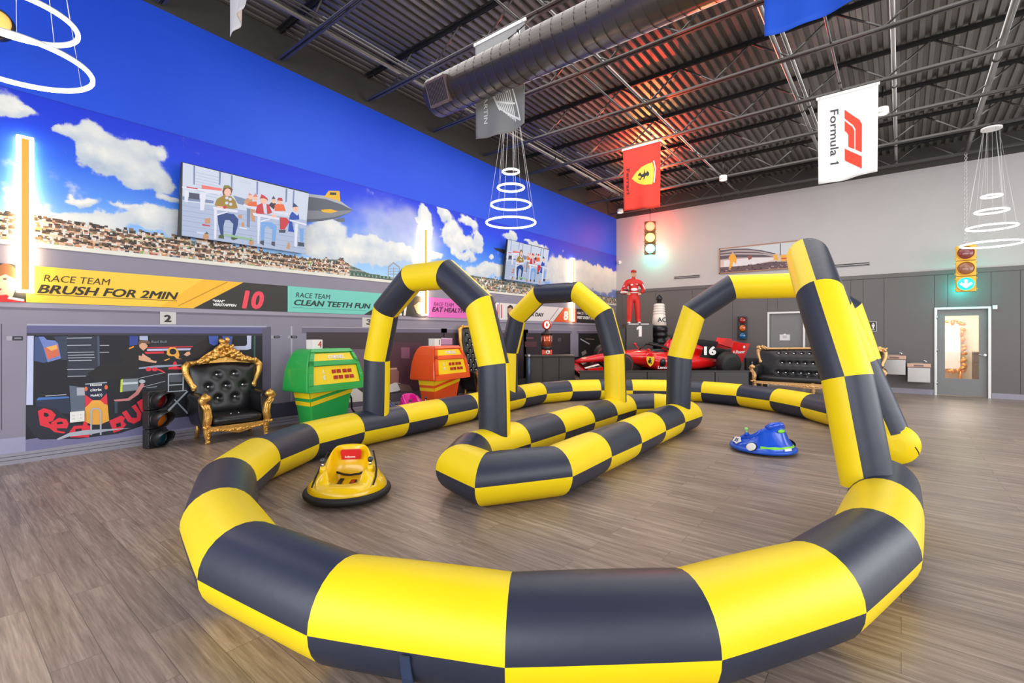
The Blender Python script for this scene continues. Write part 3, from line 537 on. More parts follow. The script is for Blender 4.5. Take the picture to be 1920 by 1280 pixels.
walltext('thin_lettering', 'RACE TEAM', 812, 850, 573.5, 575, 7.5, ink((120, 40, 100)), t, off, 0, .2, .0105); walltext('bold_lettering', 'EAT HEALTHY FOOD', 809, 905, 584, 588, 8.5, ink((70, 30, 64)), t, off, .03, .22, .0105)
t, off = banner('race_banner', 'white banner reading EX DAY with orange number 8 corner behind the far arch', 935.6, 1080, [(ink((226, 220, 218)), [(936, 0), (1037, 0), (1057, 1), (936, 1)]), (ink((232, 84, 36)), [(1038, 0), (1080, 0), (1080, 1), (1058, 1)]), (ink((150, 130, 140)), [(1029, .05), (1030.5, .05), (1048, .95), (1046.5, .95)]), (ink((200, 50, 80)), [(939, .1), (941, .1), (941, .9), (939, .9)])])
art('woman_portrait', [(ink((66, 46, 38)), [(951, 575), (956, 571), (961, 574), (963, 590), (960, 596), (951, 595)]), (ink((210, 160, 130)), [(952, 578), (958, 576), (961, 584), (956, 590), (952, 586)])], OX, NX, t, off, .0085, .0002)
walltext('bold_lettering', 'EX DAY', 991, 1019, 592, 593.5, 6.8, ink((40, 36, 38)), t, off, .05, .2, .0105); walltext('number_lettering', '8', 1056, 1064.5, 599, 599.5, 16, WHT, t, off, .05, .1, .0105)
t, off = banner('race_banner', 'black banner with small white RACE TEAM VISIT EVERY lettering right of a light bar', 1080.6, 1150, [(ink((44, 40, 40)), [(1081, 0), (1150, 0), (1150, 1), (1081, 1)])])
walltext('thin_lettering', 'RACE TEAM', 1082, 1106, 589, 590, 4.6, WHT, t, off, .01, .1, .0105); walltext('bold_lettering', 'VISIT EVERY DAY', 1081.5, 1116, 597.5, 598.5, 5, WHT, t, off, .05, .1, .0105)
# ---------------------------------------------------------------- televisions
TILT = .155; zb_, zt_ = 2.83, 3.88; db = .09
tv_u = np.array([TILT, 0, zt_-zb_]); tv_u /= np.linalg.norm(tv_u); tv_n = np.cross([0, 1, 0], tv_u); tv_o = np.array([XL+db, 0, zb_])
TV = thing('television', 'large wall television beside the airship showing costumed children at desks', 'television', (XL, 3.2, 3.35), 0, 'televisions tilted off the left wall')
off = np.array(TV.location); cor = [pplane(x, y, tv_o, tv_n) for x, y in ((341, 302), (579, 361), (570, 476), (334, 440))]
ya = (cor[0][1]+cor[3][1])/2; yb2 = (cor[1][1]+cor[2][1])/2
h_ = (np.linalg.norm(cor[0]-cor[3])+np.linalg.norm(cor[1]-cor[2]))/2; base = tv_o+tv_u*((cor[3]-tv_o)@tv_u+(cor[2]-tv_o)@tv_u)/2
fr = lambda y, dz=0: (base[0]-off[0], y-off[1], base[2]-off[2])
b = MB(); b.prism([(0, 0), (yb2-ya, 0), (yb2-ya, h_), (0, h_)], -.05, (fr(ya), (0, 1, 0), tv_u), mat('tv_case', (24, 24, 26), .4)); b.build('housing', parent=TV, bevel=.006)
b = MB(); b.box((.0105, -.3, -.2), (.03, .3, .2), mat('black_metal', (30, 30, 32), .45, .3)); b.box((.03, -.16, -.1), (.13, -.1, .05)); b.box((.03, .1, -.1), (.13, .16, .05)); b.build('wall_bracket', parent=TV)
T = lambda L: [(340+x/7.11, 300+y/7.11) for x, y in L]
W1 = glow((188, 202, 232), .8); W2 = glow((216, 224, 242), .85); W3 = glow((130, 148, 186), .8); DK = glow((70, 74, 100), .8); WD = glow((226, 226, 240), .95); SK = glow((244, 190, 166), .95); OL = glow((164, 130, 40), .9); DB = glow((24, 62, 130), .9); LB = glow((120, 170, 230), .9); RD = glow((206, 50, 60), .9); OG = glow((236, 104, 50), .9); BR = glow((110, 66, 44), .9); BL2 = glow((20, 70, 176), .9); GN = glow((70, 90, 50), .9); TN = glow((206, 150, 110), .9)
body = [(20, 32), (1700, 446), (1638, 1245), (4, 1006)]
s = [(W1, T(body)), (W2, T([(20, 32), (1700, 446), (1668, 800), (14, 540)])), (W3, T([(8, 480), (430, 540), (430, 580), (8, 530)])), (W3, T([(160, 70), (185, 76), (180, 330), (160, 326)])), (W3, T([(500, 150), (530, 160), (520, 330), (500, 330)])), (W3, T([(660, 200), (685, 206), (680, 380), (660, 380)])), (W3, T([(1000, 280), (1025, 286), (1020, 460), (1000, 460)])), (W3, T([(1390, 376), (1415, 382), (1405, 560), (1385, 560)])), (W3, T([(1490, 400), (1510, 405), (1500, 600), (1480, 600)])),
     (glow((200, 208, 226), .95), T([(778, 250), (928, 290), (925, 330), (776, 292)])), (W3, T([(690, 470), (860, 520), (830, 600), (750, 580)]))]
for y in range(160, 480, 40): s.append((glow((176, 188, 216), .8), T([(190, y), (500, y+70), (500, y+75), (190, y+5)])))
for y in range(600, 1000, 66): s.append((glow((164, 178, 210), .8), T([(8, y), (1660, y+250), (1660, y+257), (8, y+7)])))
s += [(WD, T([(10, 370), (330, 420), (330, 440), (540, 450), (540, 420), (10, 350)])), (DK, T([(100, 430), (240, 450), (240, 530), (100, 510)])), (WD, T([(250, 430), (330, 430), (300, 670), (250, 670)])), (WD, T([(40, 400), (95, 410), (85, 560), (40, 555)])), (RD, T([(65, 350), (220, 378), (215, 390), (70, 368)])), (glow((240, 120, 110), .9), T([(270, 330), (540, 380), (535, 410), (270, 380)])),
      # first child: hat, head, jumper, desk, tights
      (OL, T([(440, 600), (470, 520), (560, 470), (660, 480), (720, 540), (750, 640), (700, 650), (560, 640), (470, 620)])), (BR, T([(545, 420), (560, 370), (640, 350), (685, 390), (670, 440), (660, 470), (560, 470)])), (SK, T(ell(615, 430, 46, 52))), (glow((140, 130, 60), .9), T([(550, 380), (570, 335), (630, 335), (680, 380), (640, 368), (590, 372)])), (W2, T(ell(605, 505, 22, 20))), (W2, T(ell(650, 522, 22, 20))), (W2, T(ell(602, 572, 22, 20))), (W2, T(ell(656, 588, 22, 20))), (SK, T([(470, 610), (560, 620), (560, 650), (480, 640)])),
      (DB, T([(480, 740), (580, 700), (700, 720), (760, 790), (750, 880), (710, 1010), (680, 1000), (690, 850), (640, 800), (580, 800), (560, 880), (560, 1000), (520, 990), (490, 850)])), (GN, T([(500, 1000), (560, 985), (570, 1050), (490, 1040)])), (GN, T([(660, 1020), (740, 1005), (752, 1050), (690, 1068), (660, 1050)])),
      (WD, T([(415, 620), (750, 670), (745, 700), (430, 660)])), (WD, T([(434, 650), (474, 660), (462, 1056), (434, 1050)])), (WD, T([(470, 720), (610, 685), (616, 698), (474, 740)])), (RD, T(ell(576, 630, 24, 20))),
      # row at the back
      (TN, T([(830, 560), (860, 510), (940, 500), (950, 580), (860, 600)])), (SK, T(ell(918, 490, 30, 34))), (glow((226, 140, 130), .9), T([(890, 470), (905, 435), (945, 470)])), (OG, T([(870, 610), (900, 560), (1000, 550), (1010, 620)])), (SK, T(ell(985, 510, 32, 34))), (glow((226, 130, 120), .9), T([(950, 490), (985, 440), (1020, 490)])), (WD, T([(820, 590), (1000, 640), (1000, 660), (820, 606)])), (W3, T([(870, 640), (920, 650), (910, 900), (870, 890)])), (TN, T([(920, 650), (980, 660), (980, 830), (930, 800)])),
      (glow((60, 40, 60), .9), T([(1160, 600), (1200, 560), (1260, 580), (1230, 660)])), (SK, T(ell(1228, 545, 26, 34))), (DK, T([(1200, 520), (1225, 475), (1255, 520)])),
      (OG, T([(1240, 600), (1290, 580), (1360, 590), (1390, 680), (1240, 680)])), (SK, T(ell(1310, 550, 34, 40))), (RD, T([(1270, 535), (1290, 500), (1340, 505), (1350, 545)])), (RD, T([(1310, 760), (1400, 770), (1440, 820), (1370, 930), (1340, 920), (1380, 830), (1340, 930), (1310, 920)])), (DK, T([(1300, 930), (1390, 930), (1380, 970), (1300, 965)])),
      (WD, T([(1230, 680), (1420, 710), (1420, 730), (1230, 700)])),
      # second child in front
      (RD, T([(985, 690), (1010, 600), (1080, 570), (1160, 590), (1210, 700), (1160, 720), (1000, 715)])), (W2, T([(1080, 580), (1130, 580), (1140, 720), (1100, 710)])), (SK, T(ell(1098, 535, 44, 52))), (BR, T([(1045, 520), (1060, 490), (1140, 500), (1150, 550), (1130, 520), (1080, 505)])), (RD, T([(1045, 510), (1065, 455), (1110, 480), (1170, 540), (1120, 510)])), (LB, T([(1060, 820), (1200, 830), (1270, 880), (1250, 1080), (1205, 1080), (1210, 920), (1140, 880), (1110, 900), (1100, 1070), (1055, 1070)])),
      (DK, T([(1050, 1075), (1100, 1070), (1095, 1140), (1045, 1110)])), (DK, T([(1200, 1085), (1245, 1085), (1245, 1150), (1195, 1130)])), (WD, T([(945, 700), (1300, 770), (1300, 800), (960, 740)])), (WD, T([(1010, 740), (1050, 750), (1030, 1115), (1012, 1110)])), (WD, T([(1050, 810), (1180, 775), (1184, 788), (1054, 830)])), (SK, T(ell(1230, 745, 36, 20))),
      # child in blue
      (BL2, T([(1440, 740), (1470, 690), (1560, 710), (1570, 790), (1470, 800), (1500, 960), (1420, 950)])), (SK, T(ell(1520, 650, 38, 44))), (glow((30, 60, 110), .9), T([(1475, 630), (1495, 570), (1555, 620)])), (W2, T([(1480, 690), (1570, 700), (1540, 740)])), (LB, T([(1570, 910), (1630, 920), (1620, 1090), (1580, 1090)])), (DK, T([(1550, 1090), (1630, 1100), (1634, 1155), (1550, 1145)])), (WD, T([(1440, 790), (1665, 850), (1660, 872), (1440, 812)])), (WD, T([(1510, 840), (1550, 850), (1535, 1160), (1500, 1150)])),
      (TN, T([(310, 780), (380, 770), (385, 845), (312, 845)])), (RD, T([(275, 850), (380, 870), (380, 886), (275, 872)])), (TN, T([(755, 730), (800, 725), (805, 780), (758, 776)])), (TN, T([(800, 830), (835, 830), (835, 890), (800, 886)])), (WD, T([(770, 890), (870, 910), (868, 926), (770, 908)])), (TN, T(ell(325, 1020, 40, 40))), (GN, T([(310, 985), (335, 950), (360, 985)])), (TN, T(ell(930, 1100, 34, 36))), (GN, T([(905, 1080), (925, 1030), (945, 1075)])), (TN, T([(1395, 1180), (1420, 1090), (1445, 1110), (1440, 1190)])), (glow((150, 190, 150), .9), T([(570, 980), (960, 1050), (960, 1075), (570, 1010)])), (W2, T([(200, 950), (298, 965), (296, 985), (200, 975)]))]
art('screen', s, base, tv_n, TV, tuple(off), .001, .00012)
p2 = pplane(989, 494, (XL+db+.08, 0, 3.36), tv_n)
dup(TV, (XL, float(p2[1])+.02, 3.37), 0, 'smaller looking far television near the wall corner showing costumed children at desks')
# ---------------------------------------------------------------- vertical light bars
AMB = mat('amber_bar_face', (226, 164, 62), .4, emit=(226, 150, 50), es=.35); LED = mat('warm_led', (255, 240, 215), .4, emit=(255, 226, 178), es=20)
def lightbar(x, yt, yb_, label, w=.075):
    c = pX(x, (yt+yb_)/2, XL+.05); z1 = pX(x, yt, XL+.05)[2]; z0 = pX(x, yb_, XL+.05)[2]
    t = thing('light_bar', label, 'lamp', (XL, float(c[1]), float(z0)), 0, 'vertical light bars on the left wall'); h = float(z1-z0)
    b = MB(); b.box((.045, -w*.42, .03), (.075, w*.42, h-.03), AMB); b.build('face_bar', parent=t)
    b = MB(); q = w*.42+.004; e = q+.035
    b.box((.02, -e, 0), (.07, -q, h), LED); b.box((.02, q, 0), (.07, e, h), LED); b.box((.02, -q, h-.028), (.07, q, h), LED); b.box((.02, -q, 0), (.07, q, .028), LED); b.build('led_strip', parent=t)
    b = MB(); b.box((.0108, -.03, .1), (.045, .03, .16), mat('black_metal', (30, 30, 32), .45)); b.build('standoff', parent=t); b = MB(); b.box((.0108, -.03, h-.16), (.045, .03, h-.1), mat('black_metal', (30, 30, 32), .45)); b.build('standoff', parent=t)
lightbar(47, 256, 548, 'tall glowing amber light bar at the left edge of the mural'); lightbar(797, 428, 591, 'glowing light bar behind the top of the near arch'); lightbar(1074, 484, 602, 'glowing light bar nearest the wall corner')
# outlet plate
ot = thing('wall_outlet', 'white four-socket outlet plate low on the mural by the yellow engine cover', 'outlet', tuple(pX(145, 792, XL)), 0)
b = MB(); q0 = pX(131, 772, XL); q1 = pX(158, 792, XL); off = np.array(ot.location)
b.box((.002, pX(131, 790, XL)[1]-off[1], pX(131, 792, XL)[2]-off[2]), (.022, pX(158, 780, XL)[1]-off[1], pX(131, 772, XL)[2]-off[2]), mat('white_plastic', (236, 234, 230), .35)); b.build('plate', parent=ot, bevel=.003)
zc = (pX(131, 792, XL)[2]+pX(131, 772, XL)[2])/2-off[2]; yc = (pX(131, 790, XL)[1]+pX(158, 780, XL)[1])/2-off[1]
b = MB()
for dy in (-.035, .035):
    for dz in (-.02, .02):
        for e in (-.006, .006): b.box((.021, yc+dy+e-.0015, zc+dz-.006), (.0235, yc+dy+e+.0015, zc+dz+.006), mat('socket_slot', (90, 88, 86), .6))
b.build('sockets', parent=ot)
# ================================================================ the inflatable race track
YV = mat('yellow_vinyl', (250, 216, 16), .42, var=.07, scale=2.2, bump=.10, bscale=11, spec=.4)
NV = mat('navy_vinyl', (42, 47, 64), .40, var=.15, scale=2.2, bump=.10, bscale=11, spec=.5)
TRK = thing('inflatable_race_track', 'yellow and black checkered inflatable race track with four arches standing on the wood floor', 'race track', (-2.6, 5.5, 0))
TO = np.array(TRK.location)
def inflated(path, r, closed=False, up=(0, 0, 1), first=0, n=28, seg=6, bulge=.014, sag=0, endcap=(True, True)):
    """straight panels mitred at every joint; each panel is split along its length into two halves of opposite colours"""
    P = [np.array(p, float) for p in path]; K = len(P); mb = MB(); up = np.array(up, float); up /= np.linalg.norm(up)
    nseg = K if closed else K-1
    D = [(P[(i+1) % K]-P[i])/np.linalg.norm(P[(i+1) % K]-P[i]) for i in range(nseg)]
    ring_prev = None
    for i in range(nseg):
        d = D[i]; side = np.cross(d, up); side /= np.linalg.norm(side); w = np.cross(side, d)   # side, w span the section
        a = P[i]; L = np.linalg.norm(P[(i+1) % K]-P[i])
        def mit(j, dd):      # mitre normal at joint j
            if not closed and (j == 0 or j == K-1): return d
            q = D[(j-1) % nseg]+D[j % nseg]; return q/np.linalg.norm(q)
        n0, n1 = mit(i, d), mit((i+1) % K if closed else i+1, d); R = []
        for k in range(seg+1):
            f = k/seg; rr = r*(1+bulge*(math.sin(PI*f)**.5-1)); ring = []
            for j in range(n):
                th = 2*PI*(j+.0)/n; q = side*math.cos(th)*rr+w*math.sin(th)*rr
                s0 = -(q@n0)/(d@n0); s1 = L-(q@(n1))/(d@n1)
                ring.append(a+q+d*(s0+(s1-s0)*f)-TO)
            R.append(ring)
        A, B = (YV, NV) if (i+first) % 2 == 0 else (NV, YV)
        mb.rings(R, None, False, False, True, mfun=lambda k, j, A=A, B=B: A if j < n//2 else B)
        if not closed and i == 0 and endcap[0]: mb.add(R[0], [list(range(n))[::-1]], YV, False)
        if not closed and i == nseg-1 and endcap[1]:
            c = sum(R[-1])/n; cap = [c+(p-c)*.72+d*r*.22 for p in R[-1]]; cap2 = [c+(p-c)*.3+d*r*.30 for p in R[-1]]
            mb.rings([R[-1], cap, cap2], YV, False, True, True)
    return mb
TR_ = .227; AR = .176
OUT = [(-.10, 5.02), (-.10, 4.32), (-.13, 3.53), (-.33, 2.76), (-.71, 2.08), (-1.28, 1.57), (-1.98, 1.23), (-2.78, 1.12), (-3.54, 1.27), (-4.38, 1.62), (-4.97, 2.12), (-5.38, 2.8), (-5.57, 3.57), (-5.63, 4.35), (-5.71, 5.18), (-5.78, 5.93), (-5.87, 6.72), (-5.97, 7.52), (-6.02, 8.35), (-5.8, 9.12), (-5.37, 9.76), (-4.77, 10.2), (-4.12, 10.62), (-3.36, 10.83), (-2.53, 10.67), (-1.8, 10.28), (-1.19, 9.73), (-.72, 9.12), (-.42, 8.4), (-.2, 7.72), (-.04, 7.0)]
mb = inflated([(x, y, TR_+.004) for x, y in OUT], TR_, first=1); mb.build('outer_barrier', parent=TRK)
ISL = [(-2.47, 3.67), (-2.52, 4.45), (-2.54, 5.23), (-2.59, 6.09), (-2.61, 6.87), (-2.59, 7.5), (-2.84, 7.98), (-3.34, 8.05), (-3.65, 7.6), (-3.63, 6.8), (-3.6, 6.04), (-3.55, 5.19), (-3.52, 4.41), (-3.5, 3.66), (-3.2, 3.2), (-2.8, 3.1)]
mb = inflated([(x, y, TR_+.004) for x, y in ISL], TR_, closed=True, first=0); mb.build('island_barrier', parent=TRK)
def arch(pts, first, up): return inflated(pts, AR, up=up, first=first, seg=5, bulge=.012, endcap=(False, False)).build('arch', parent=TRK)
def std_arch(A, B, first, top=2.2):
    A = np.array(A); B = np.array(B); W = np.linalg.norm(B-A); e = (B-A)/W; P = []
    for s, z in ((0, .34), (.02, 1.14), (.22, 1.81), (.74, top)): P.append((*(A+e*s), z))
    Q = [(*(A+e*(W-s)), z) for s, z in ((.74, top), (.22, 1.81), (.02, 1.14), (0, .34))]
    nrm = np.array([e[1], -e[0], 0]); return arch(P+Q, first, nrm)
std_arch((-5.6, 3.95), (-3.5, 4.02), 1)
std_arch((-5.92, 7.2), (-3.64, 7.2), 0, 2.22)
std_arch((-2.6, 7.17), (-.36, 8.1), 1, 2.17)
arch([(-.2, 4.54, .34), (-.33, 4.57, 1.14), (-.53, 4.74, 1.82), (-.68, 5.25, 2.2), (-.74, 6.4, 2.18), (-.62, 6.93, 1.82), (-.38, 7.08, 1.14), (-.09, 7.1, .34)], 0, (-1, .0, -.15))
# tether strap on the near barrier, air valve with its cord at the far right end
b = MB(); c = pz(742, 1232, .2); e0 = np.array([.905, -.42, 0]); e0 = np.array([.86, .5, 0]); e0 /= np.linalg.norm(e0)
nn = np.array([.48, -.87, 0]); nn /= np.linalg.norm(nn); ctr = np.array([-1.62, 1.40])
for z0, z1, o0, o1, w0, w1 in ((.225, .12, .232, .205, .02, .022), (.12, .02, .205, .16, .022, .026)):
    p = [np.array([ctr[0], ctr[1], z0])+nn*o0, np.array([ctr[0], ctr[1], z1])+nn*o1]; vs = []
    for q, w in ((p[0], w0), (p[1], w1)):
        for s in (-1, 1):
            for t in (0, .008): vs.append(q+e0*s*w+nn*t-TO)
    b.add(vs, [(0, 1, 3, 2), (4, 6, 7, 5), (1, 5, 7, 3), (0, 2, 6, 4), (0, 4, 5, 1), (2, 3, 7, 6)], mat('navy_webbing', (40, 56, 86), .7, var=.15, bump=.2, bscale=200))
b.build('tether_strap', parent=TRK)
b = MB(); v0 = pt(1716, 838, 5.25); v1 = pt(1724, 851, 5.2)
b.tube([v0-TO, (v0+v1)/2-TO+np.array([0, 0, .004]), v1-TO], .006, 8, mat('black_rubber', (24, 24, 26), .6)); b.ball(v1-TO, .012, 10, mat('cord_toggle', (150, 130, 90), .4)); b.build('air_valve_cord', parent=TRK)
# ================================================================ thrones and sofa (local axes: x right, -y front, z up)
BLKL = mat('black_leather', (26, 26, 29), .32, var=.2, scale=6, bump=.06, bscale=90, spec=.5); GOLD = mat('gold_leaf', (228, 176, 92), .3, .75, var=.25, scale=14, bump=.25, bscale=55); DIA = mat('crystal_button', (236, 236, 240), .08, .6)
def carve(mb, path, size, n, m, rnd, flat=.6):
    """run of carved leaves and beads along a path"""
    P = [np.array(p, float) for p in path]; L = [0]
    for a, b in zip(P, P[1:]): L.append(L[-1]+np.linalg.norm(b-a))
    for i in range(n):
        s = L[-1]*(i+.5)/n; k = max(j for j in range(len(P)-1) if L[j] <= s); f = (s-L[k])/(L[k+1]-L[k]+1e-9); c = P[k]*(1-f)+P[k+1]*f
        r = size*(.7+.6*rnd.random()); M = Matrix.Rotation(rnd.random()*PI, 3, 'Y')
        mb.ball(c+np.array([rnd.uniform(-.4, .4)*size, rnd.uniform(-.5, .1)*size, rnd.uniform(-.5, .5)*size]), (r, r*flat, r*.62), 8, m, M)
def throne(nm, label, cat, loc, rz, w, dep, sz, az, bz, cz, rows, cols, flare=.08, tall=False, seed=1, group=None, gold=GOLD):
    t = thing(nm, label, cat, loc, rz, group); rnd = random.Random(seed); hw = w/2; yb = dep/2
    # seat cushion and gold apron
    b = MB(); R = []
    for f, e in ((0, .03), (.25, 0), (.75, .0), (1, .045)):
        z = sz-.13+.13*f; a, c = hw-.13-e, dep/2-.03-e; ring = []
        for q in np.arange(32)*2*PI/32:
            cc, ss = math.cos(q), math.sin(q); k = (abs(cc)**6+abs(ss)**6)**(-1/6); ring.append((a*cc*k, c*ss*k-.02, z))
        R.append(ring)
    b.rings(R, BLKL); s = b.build('seat', parent=t)
    b = MB()
    for i in range(2): b.ball((hw*.18*(2*i-1)*.6, -.12, sz-.002), .011, 8, DIA)
    b.build('seat_buttons', parent=s)
    b = MB(); pl = [(-hw+.1, sz-.13), (-hw+.1, sz-.19), (-hw*.5, sz-.2), (0, sz-.25), (hw*.5, sz-.2), (hw-.1, sz-.19), (hw-.1, sz-.13)]
    b.prism(pl, .03, ((0, -yb+.03, 0), (1, 0, 0), (0, 0, 1)), gold)
    carve(b, [(-hw+.12, -yb, sz-.18), (0, -yb, sz-.2), (hw-.12, -yb, sz-.18)], .022, int(24*w), gold, rnd)
    for k in range(int(22*w)): b.ball((-hw+.12+(2*hw-.24)*k/(int(22*w)-1), -yb-.004, sz-.137), .006, 6, gold)
    b.ball((0, -yb, sz-.205), (.05, .02, .035), 10, gold); b.build('apron', parent=t)
    b = MB(); b.box((-hw+.11, -yb+.04, sz-.2), (hw-.11, yb-.02, sz-.12), BLKL); b.build('underframe', parent=t)
    lx = [-hw+.10, hw-.10] if w < 1.5 else [-hw+.10, 0, hw-.10]
    for x in lx:
        b = MB(); b.lathe([(.028, 0), (.034, .012), (.022, .03), (.03, .06), (.042, .11), (.05, .15), (.052, sz-.17), (.056, sz-.12)], 12, gold, (x, -yb+.07, 0)); b.ball((x, -yb+.03, .03), (.03, .03, .026), 8, gold); carve(b, [(x, -yb+.03, .07), (x, -yb+.02, sz-.16)], .02, 6, gold, rnd); b.build('leg', parent=t)
    for x in (-hw+.12, hw-.12):
        b = MB(); b.tube([(x, yb-.06, sz-.12), (x, yb-.03, .1), (x, yb-.0, 0)], [.034, .028, .024], 8, gold); b.build('leg', parent=t)
    # rolled arms with carved scroll fronts
    for sgn in (-1, 1):
        b = MB(); R = []
        for y in np.linspace(-yb+.07, yb-.02, 7):
            ring = []; zz = az-.05+.02*(y+yb)/dep
            for q in np.arange(20)*2*PI/20:
                cx, cs = math.cos(q), math.sin(q); ring.append((sgn*(hw-.075)+.082*cx, y, zz+.062*cs if cs > 0 else zz+(zz-sz+.16)*cs))
            R.append(ring if sgn > 0 else ring)
        b.rings(R, BLKL); arm = b.build('armrest', parent=t)
        b = MB(); x = sgn*(hw-.075)
        path = [(x-sgn*.03, -yb+.05, az-.03), (x+sgn*.02, -yb+.01, az+.015), (x+sgn*.055, -yb+.015, az-.03), (x+sgn*.03, -yb+.03, az-.09), (x-sgn*.01, -yb+.045, az-.16), (x-sgn*.025, -yb+.045, sz), (x-sgn*.01, -yb+.05, sz-.1), (x, -yb+.06, sz-.16)]
        b.tube(path, [.03, .05, .052, .038, .044, .055, .05, .04], 12, gold); b.ball((x+sgn*.015, -yb, az-.005), (.07, .05, .05), 12, gold)
        for k in range(3):
            dx = (k-1)*.03; b.tube([(p[0]+dx, p[1]-.03, p[2]) for p in path[3:7]], .016, 8, gold)
        carve(b, [(x, -yb+.02, az-.1), (x, -yb+.02, az-.14)], .03, 4, gold, rnd); carve(b, [(x-.04, -yb, sz-.13), (x+.04, -yb, sz-.13)], .024, 5, gold, rnd); b.build('scroll', parent=arm, m=gold)
    # tufted backrest
    nx, nz = int(36*max(1, w*.8)), 40; z0 = sz-.05
    btn = []
    for r in range(rows):
        k = cols if r % 2 == 0 else cols-1+(2 if not tall and w < 1.5 else 0)
        k = cols+(r % 2) if w < 1.5 and not tall else cols-(r % 2)
        for c in range(k):
            span = (w*.62 if w > 1.5 or tall else w*.24)
            btn.append(((c-(k-1)/2)*span/max(cols-1, 1), z0+(bz-z0)*(.34+.46*r/max(rows-1, 1)) if not tall else z0+(bz-z0)*(.16+.72*r/max(rows-1, 1))))
    def wid(f): return hw-.1+flare*f**1.5
    def P(u, f):
        W = wid(f); x = W*u; top = bz+.05*math.cos(u*PI/2)-.02; z = z0+(top-z0)*f
        e = (1-abs(u)**4)*(1-abs(2*f-1)**6); d = .075*e
        for bx, bz_ in btn:
            q = math.hypot(x-bx, z-bz_); d -= .05*math.exp(-(q/.035)**2)+.018*math.exp(-(q/.085)**2)
        return (x, yb-.09+.10*f-d, z)
    b = MB(); vs = [P(2*i/nx-1, j/nz) for j in range(nz+1) for i in range(nx+1)]
    b.add(vs, [(j*(nx+1)+i, j*(nx+1)+i+1, (j+1)*(nx+1)+i+1, (j+1)*(nx+1)+i) for j in range(nz) for i in range(nx)], BLKL, True)
    vb = [(wid(j/4)*s_, yb+.0+.10*j/4, z0+(bz+.02-z0)*j/4) for j in range(5) for s_ in (-1, 1)]
    b.add(vb, [(2*j, 2*j+2, 2*j+3, 2*j+1) for j in range(4)], BLKL); bk = b.build('backrest', parent=t)
    for bx, bz_ in btn:
        f = (bz_-z0)/(bz-z0); q = MB(); q.ball((bx, yb-.09+.10*f+.0-.028, bz_), (.017, .012, .015) if w < 1.5 else (.024, .014, .018), 8, DIA); q.build('button', parent=bk)
    # gold frame and crest
    for sgn in (-1, 1):
        b = MB(); wn = [(sgn*(wid(0)+.03), yb-.05, az+.06), (sgn*(wid(.4)+.0), yb-.03, az+.10), (sgn*(wid(.5)+.02), yb-.01, az+(bz-az)*.35), (sgn*(wid(.8)+.06), yb, az+(bz-az)*.7), (sgn*(wid(1)+.05), yb+.01, bz-.02), (sgn*(wid(1)+.0), yb+.01, bz+.03)]
        b.tube(wn, [.034, .042, .036, .042, .05, .05], 10, gold); carve(b, wn[4:]+[(sgn*wid(1)*.8, yb, bz+.03)], .036, 7, gold, rnd); carve(b, wn[:2], .03, 3, gold, rnd); b.build('back_frame', parent=t)
    b = MB(); arc = [(wid(1)*u, yb, bz+.03+(cz-bz-.06)*.42*math.cos(u*PI/2)**2) for u in np.linspace(-1, 1, 13)]
    b.tube(arc, .03, 8, gold); H = cz-bz
    if H > .12 and w < 1.5:
        outl = [(wid(1)*u, bz+.0+.03*math.cos(u*PI/2)) for u in np.linspace(-.8, .8, 9)]+[(wid(1)*u, bz+.02+(H-.04)*max(0, 1-abs(u)/.85)**.75) for u in np.linspace(.8, -.8, 13)]
        b.prism(outl, .02, ((0, yb+.02, 0), (1, 0, 0), (0, 0, 1)), gold)
        for k in range(4): carve(b, [(x*(.98-.2*k), y-.055, bz+.01+(z-bz)*(1+.62*k)*(.92 if k else 1)) for x, y, z in arc], .048, 20-4*k, gold, rnd, .8)
        b.ball((0, yb-.02, cz-.05), (.07, .04, .06), 10, gold); b.ball((0, yb-.02, cz), (.03, .02, .03), 8, gold)
    else:
        carve(b, arc, .03, int(26*w) if w < 1.5 else 30, gold, rnd)
        if w > 1.5:
            for u in (-1, 0, 1): carve(b, [(wid(1)*u*.96-.12, yb-.01, bz+.06), (wid(1)*u*.96+.12, yb-.01, bz+.06)], .05, 8, gold, rnd)
    b.build('crest', parent=t); return t
throne('throne_chair', 'black tufted throne chair with carved gold frame beside the floor traffic light', 'chair', (-7.50, 2.84, 0), PI/2-.04, .95, .6, .36, .63, 1.04, 1.36, 3, 2, .07, seed=3)
throne('throne_chair', 'tall black tufted throne with narrow gold rim, right of the orange pump', 'chair', (-7.42, 8.15, 0), PI/2-.12, .92, .6, .40, .66, 1.62, 1.74, 9, 5, .05, True, seed=5)
SOFA = throne('throne_sofa', 'long black tufted sofa with pale gold carved trim against the back wall', 'sofa', (-1.60, 13.5, 0), 0, 2.70, .8, .46, .68, 1.08, 1.2, 3, 11, .02, True, seed=9, gold=mat('pale_gold_leaf', (224, 180, 122), .34, .6, var=.25, scale=14, bump=.25, bscale=55))
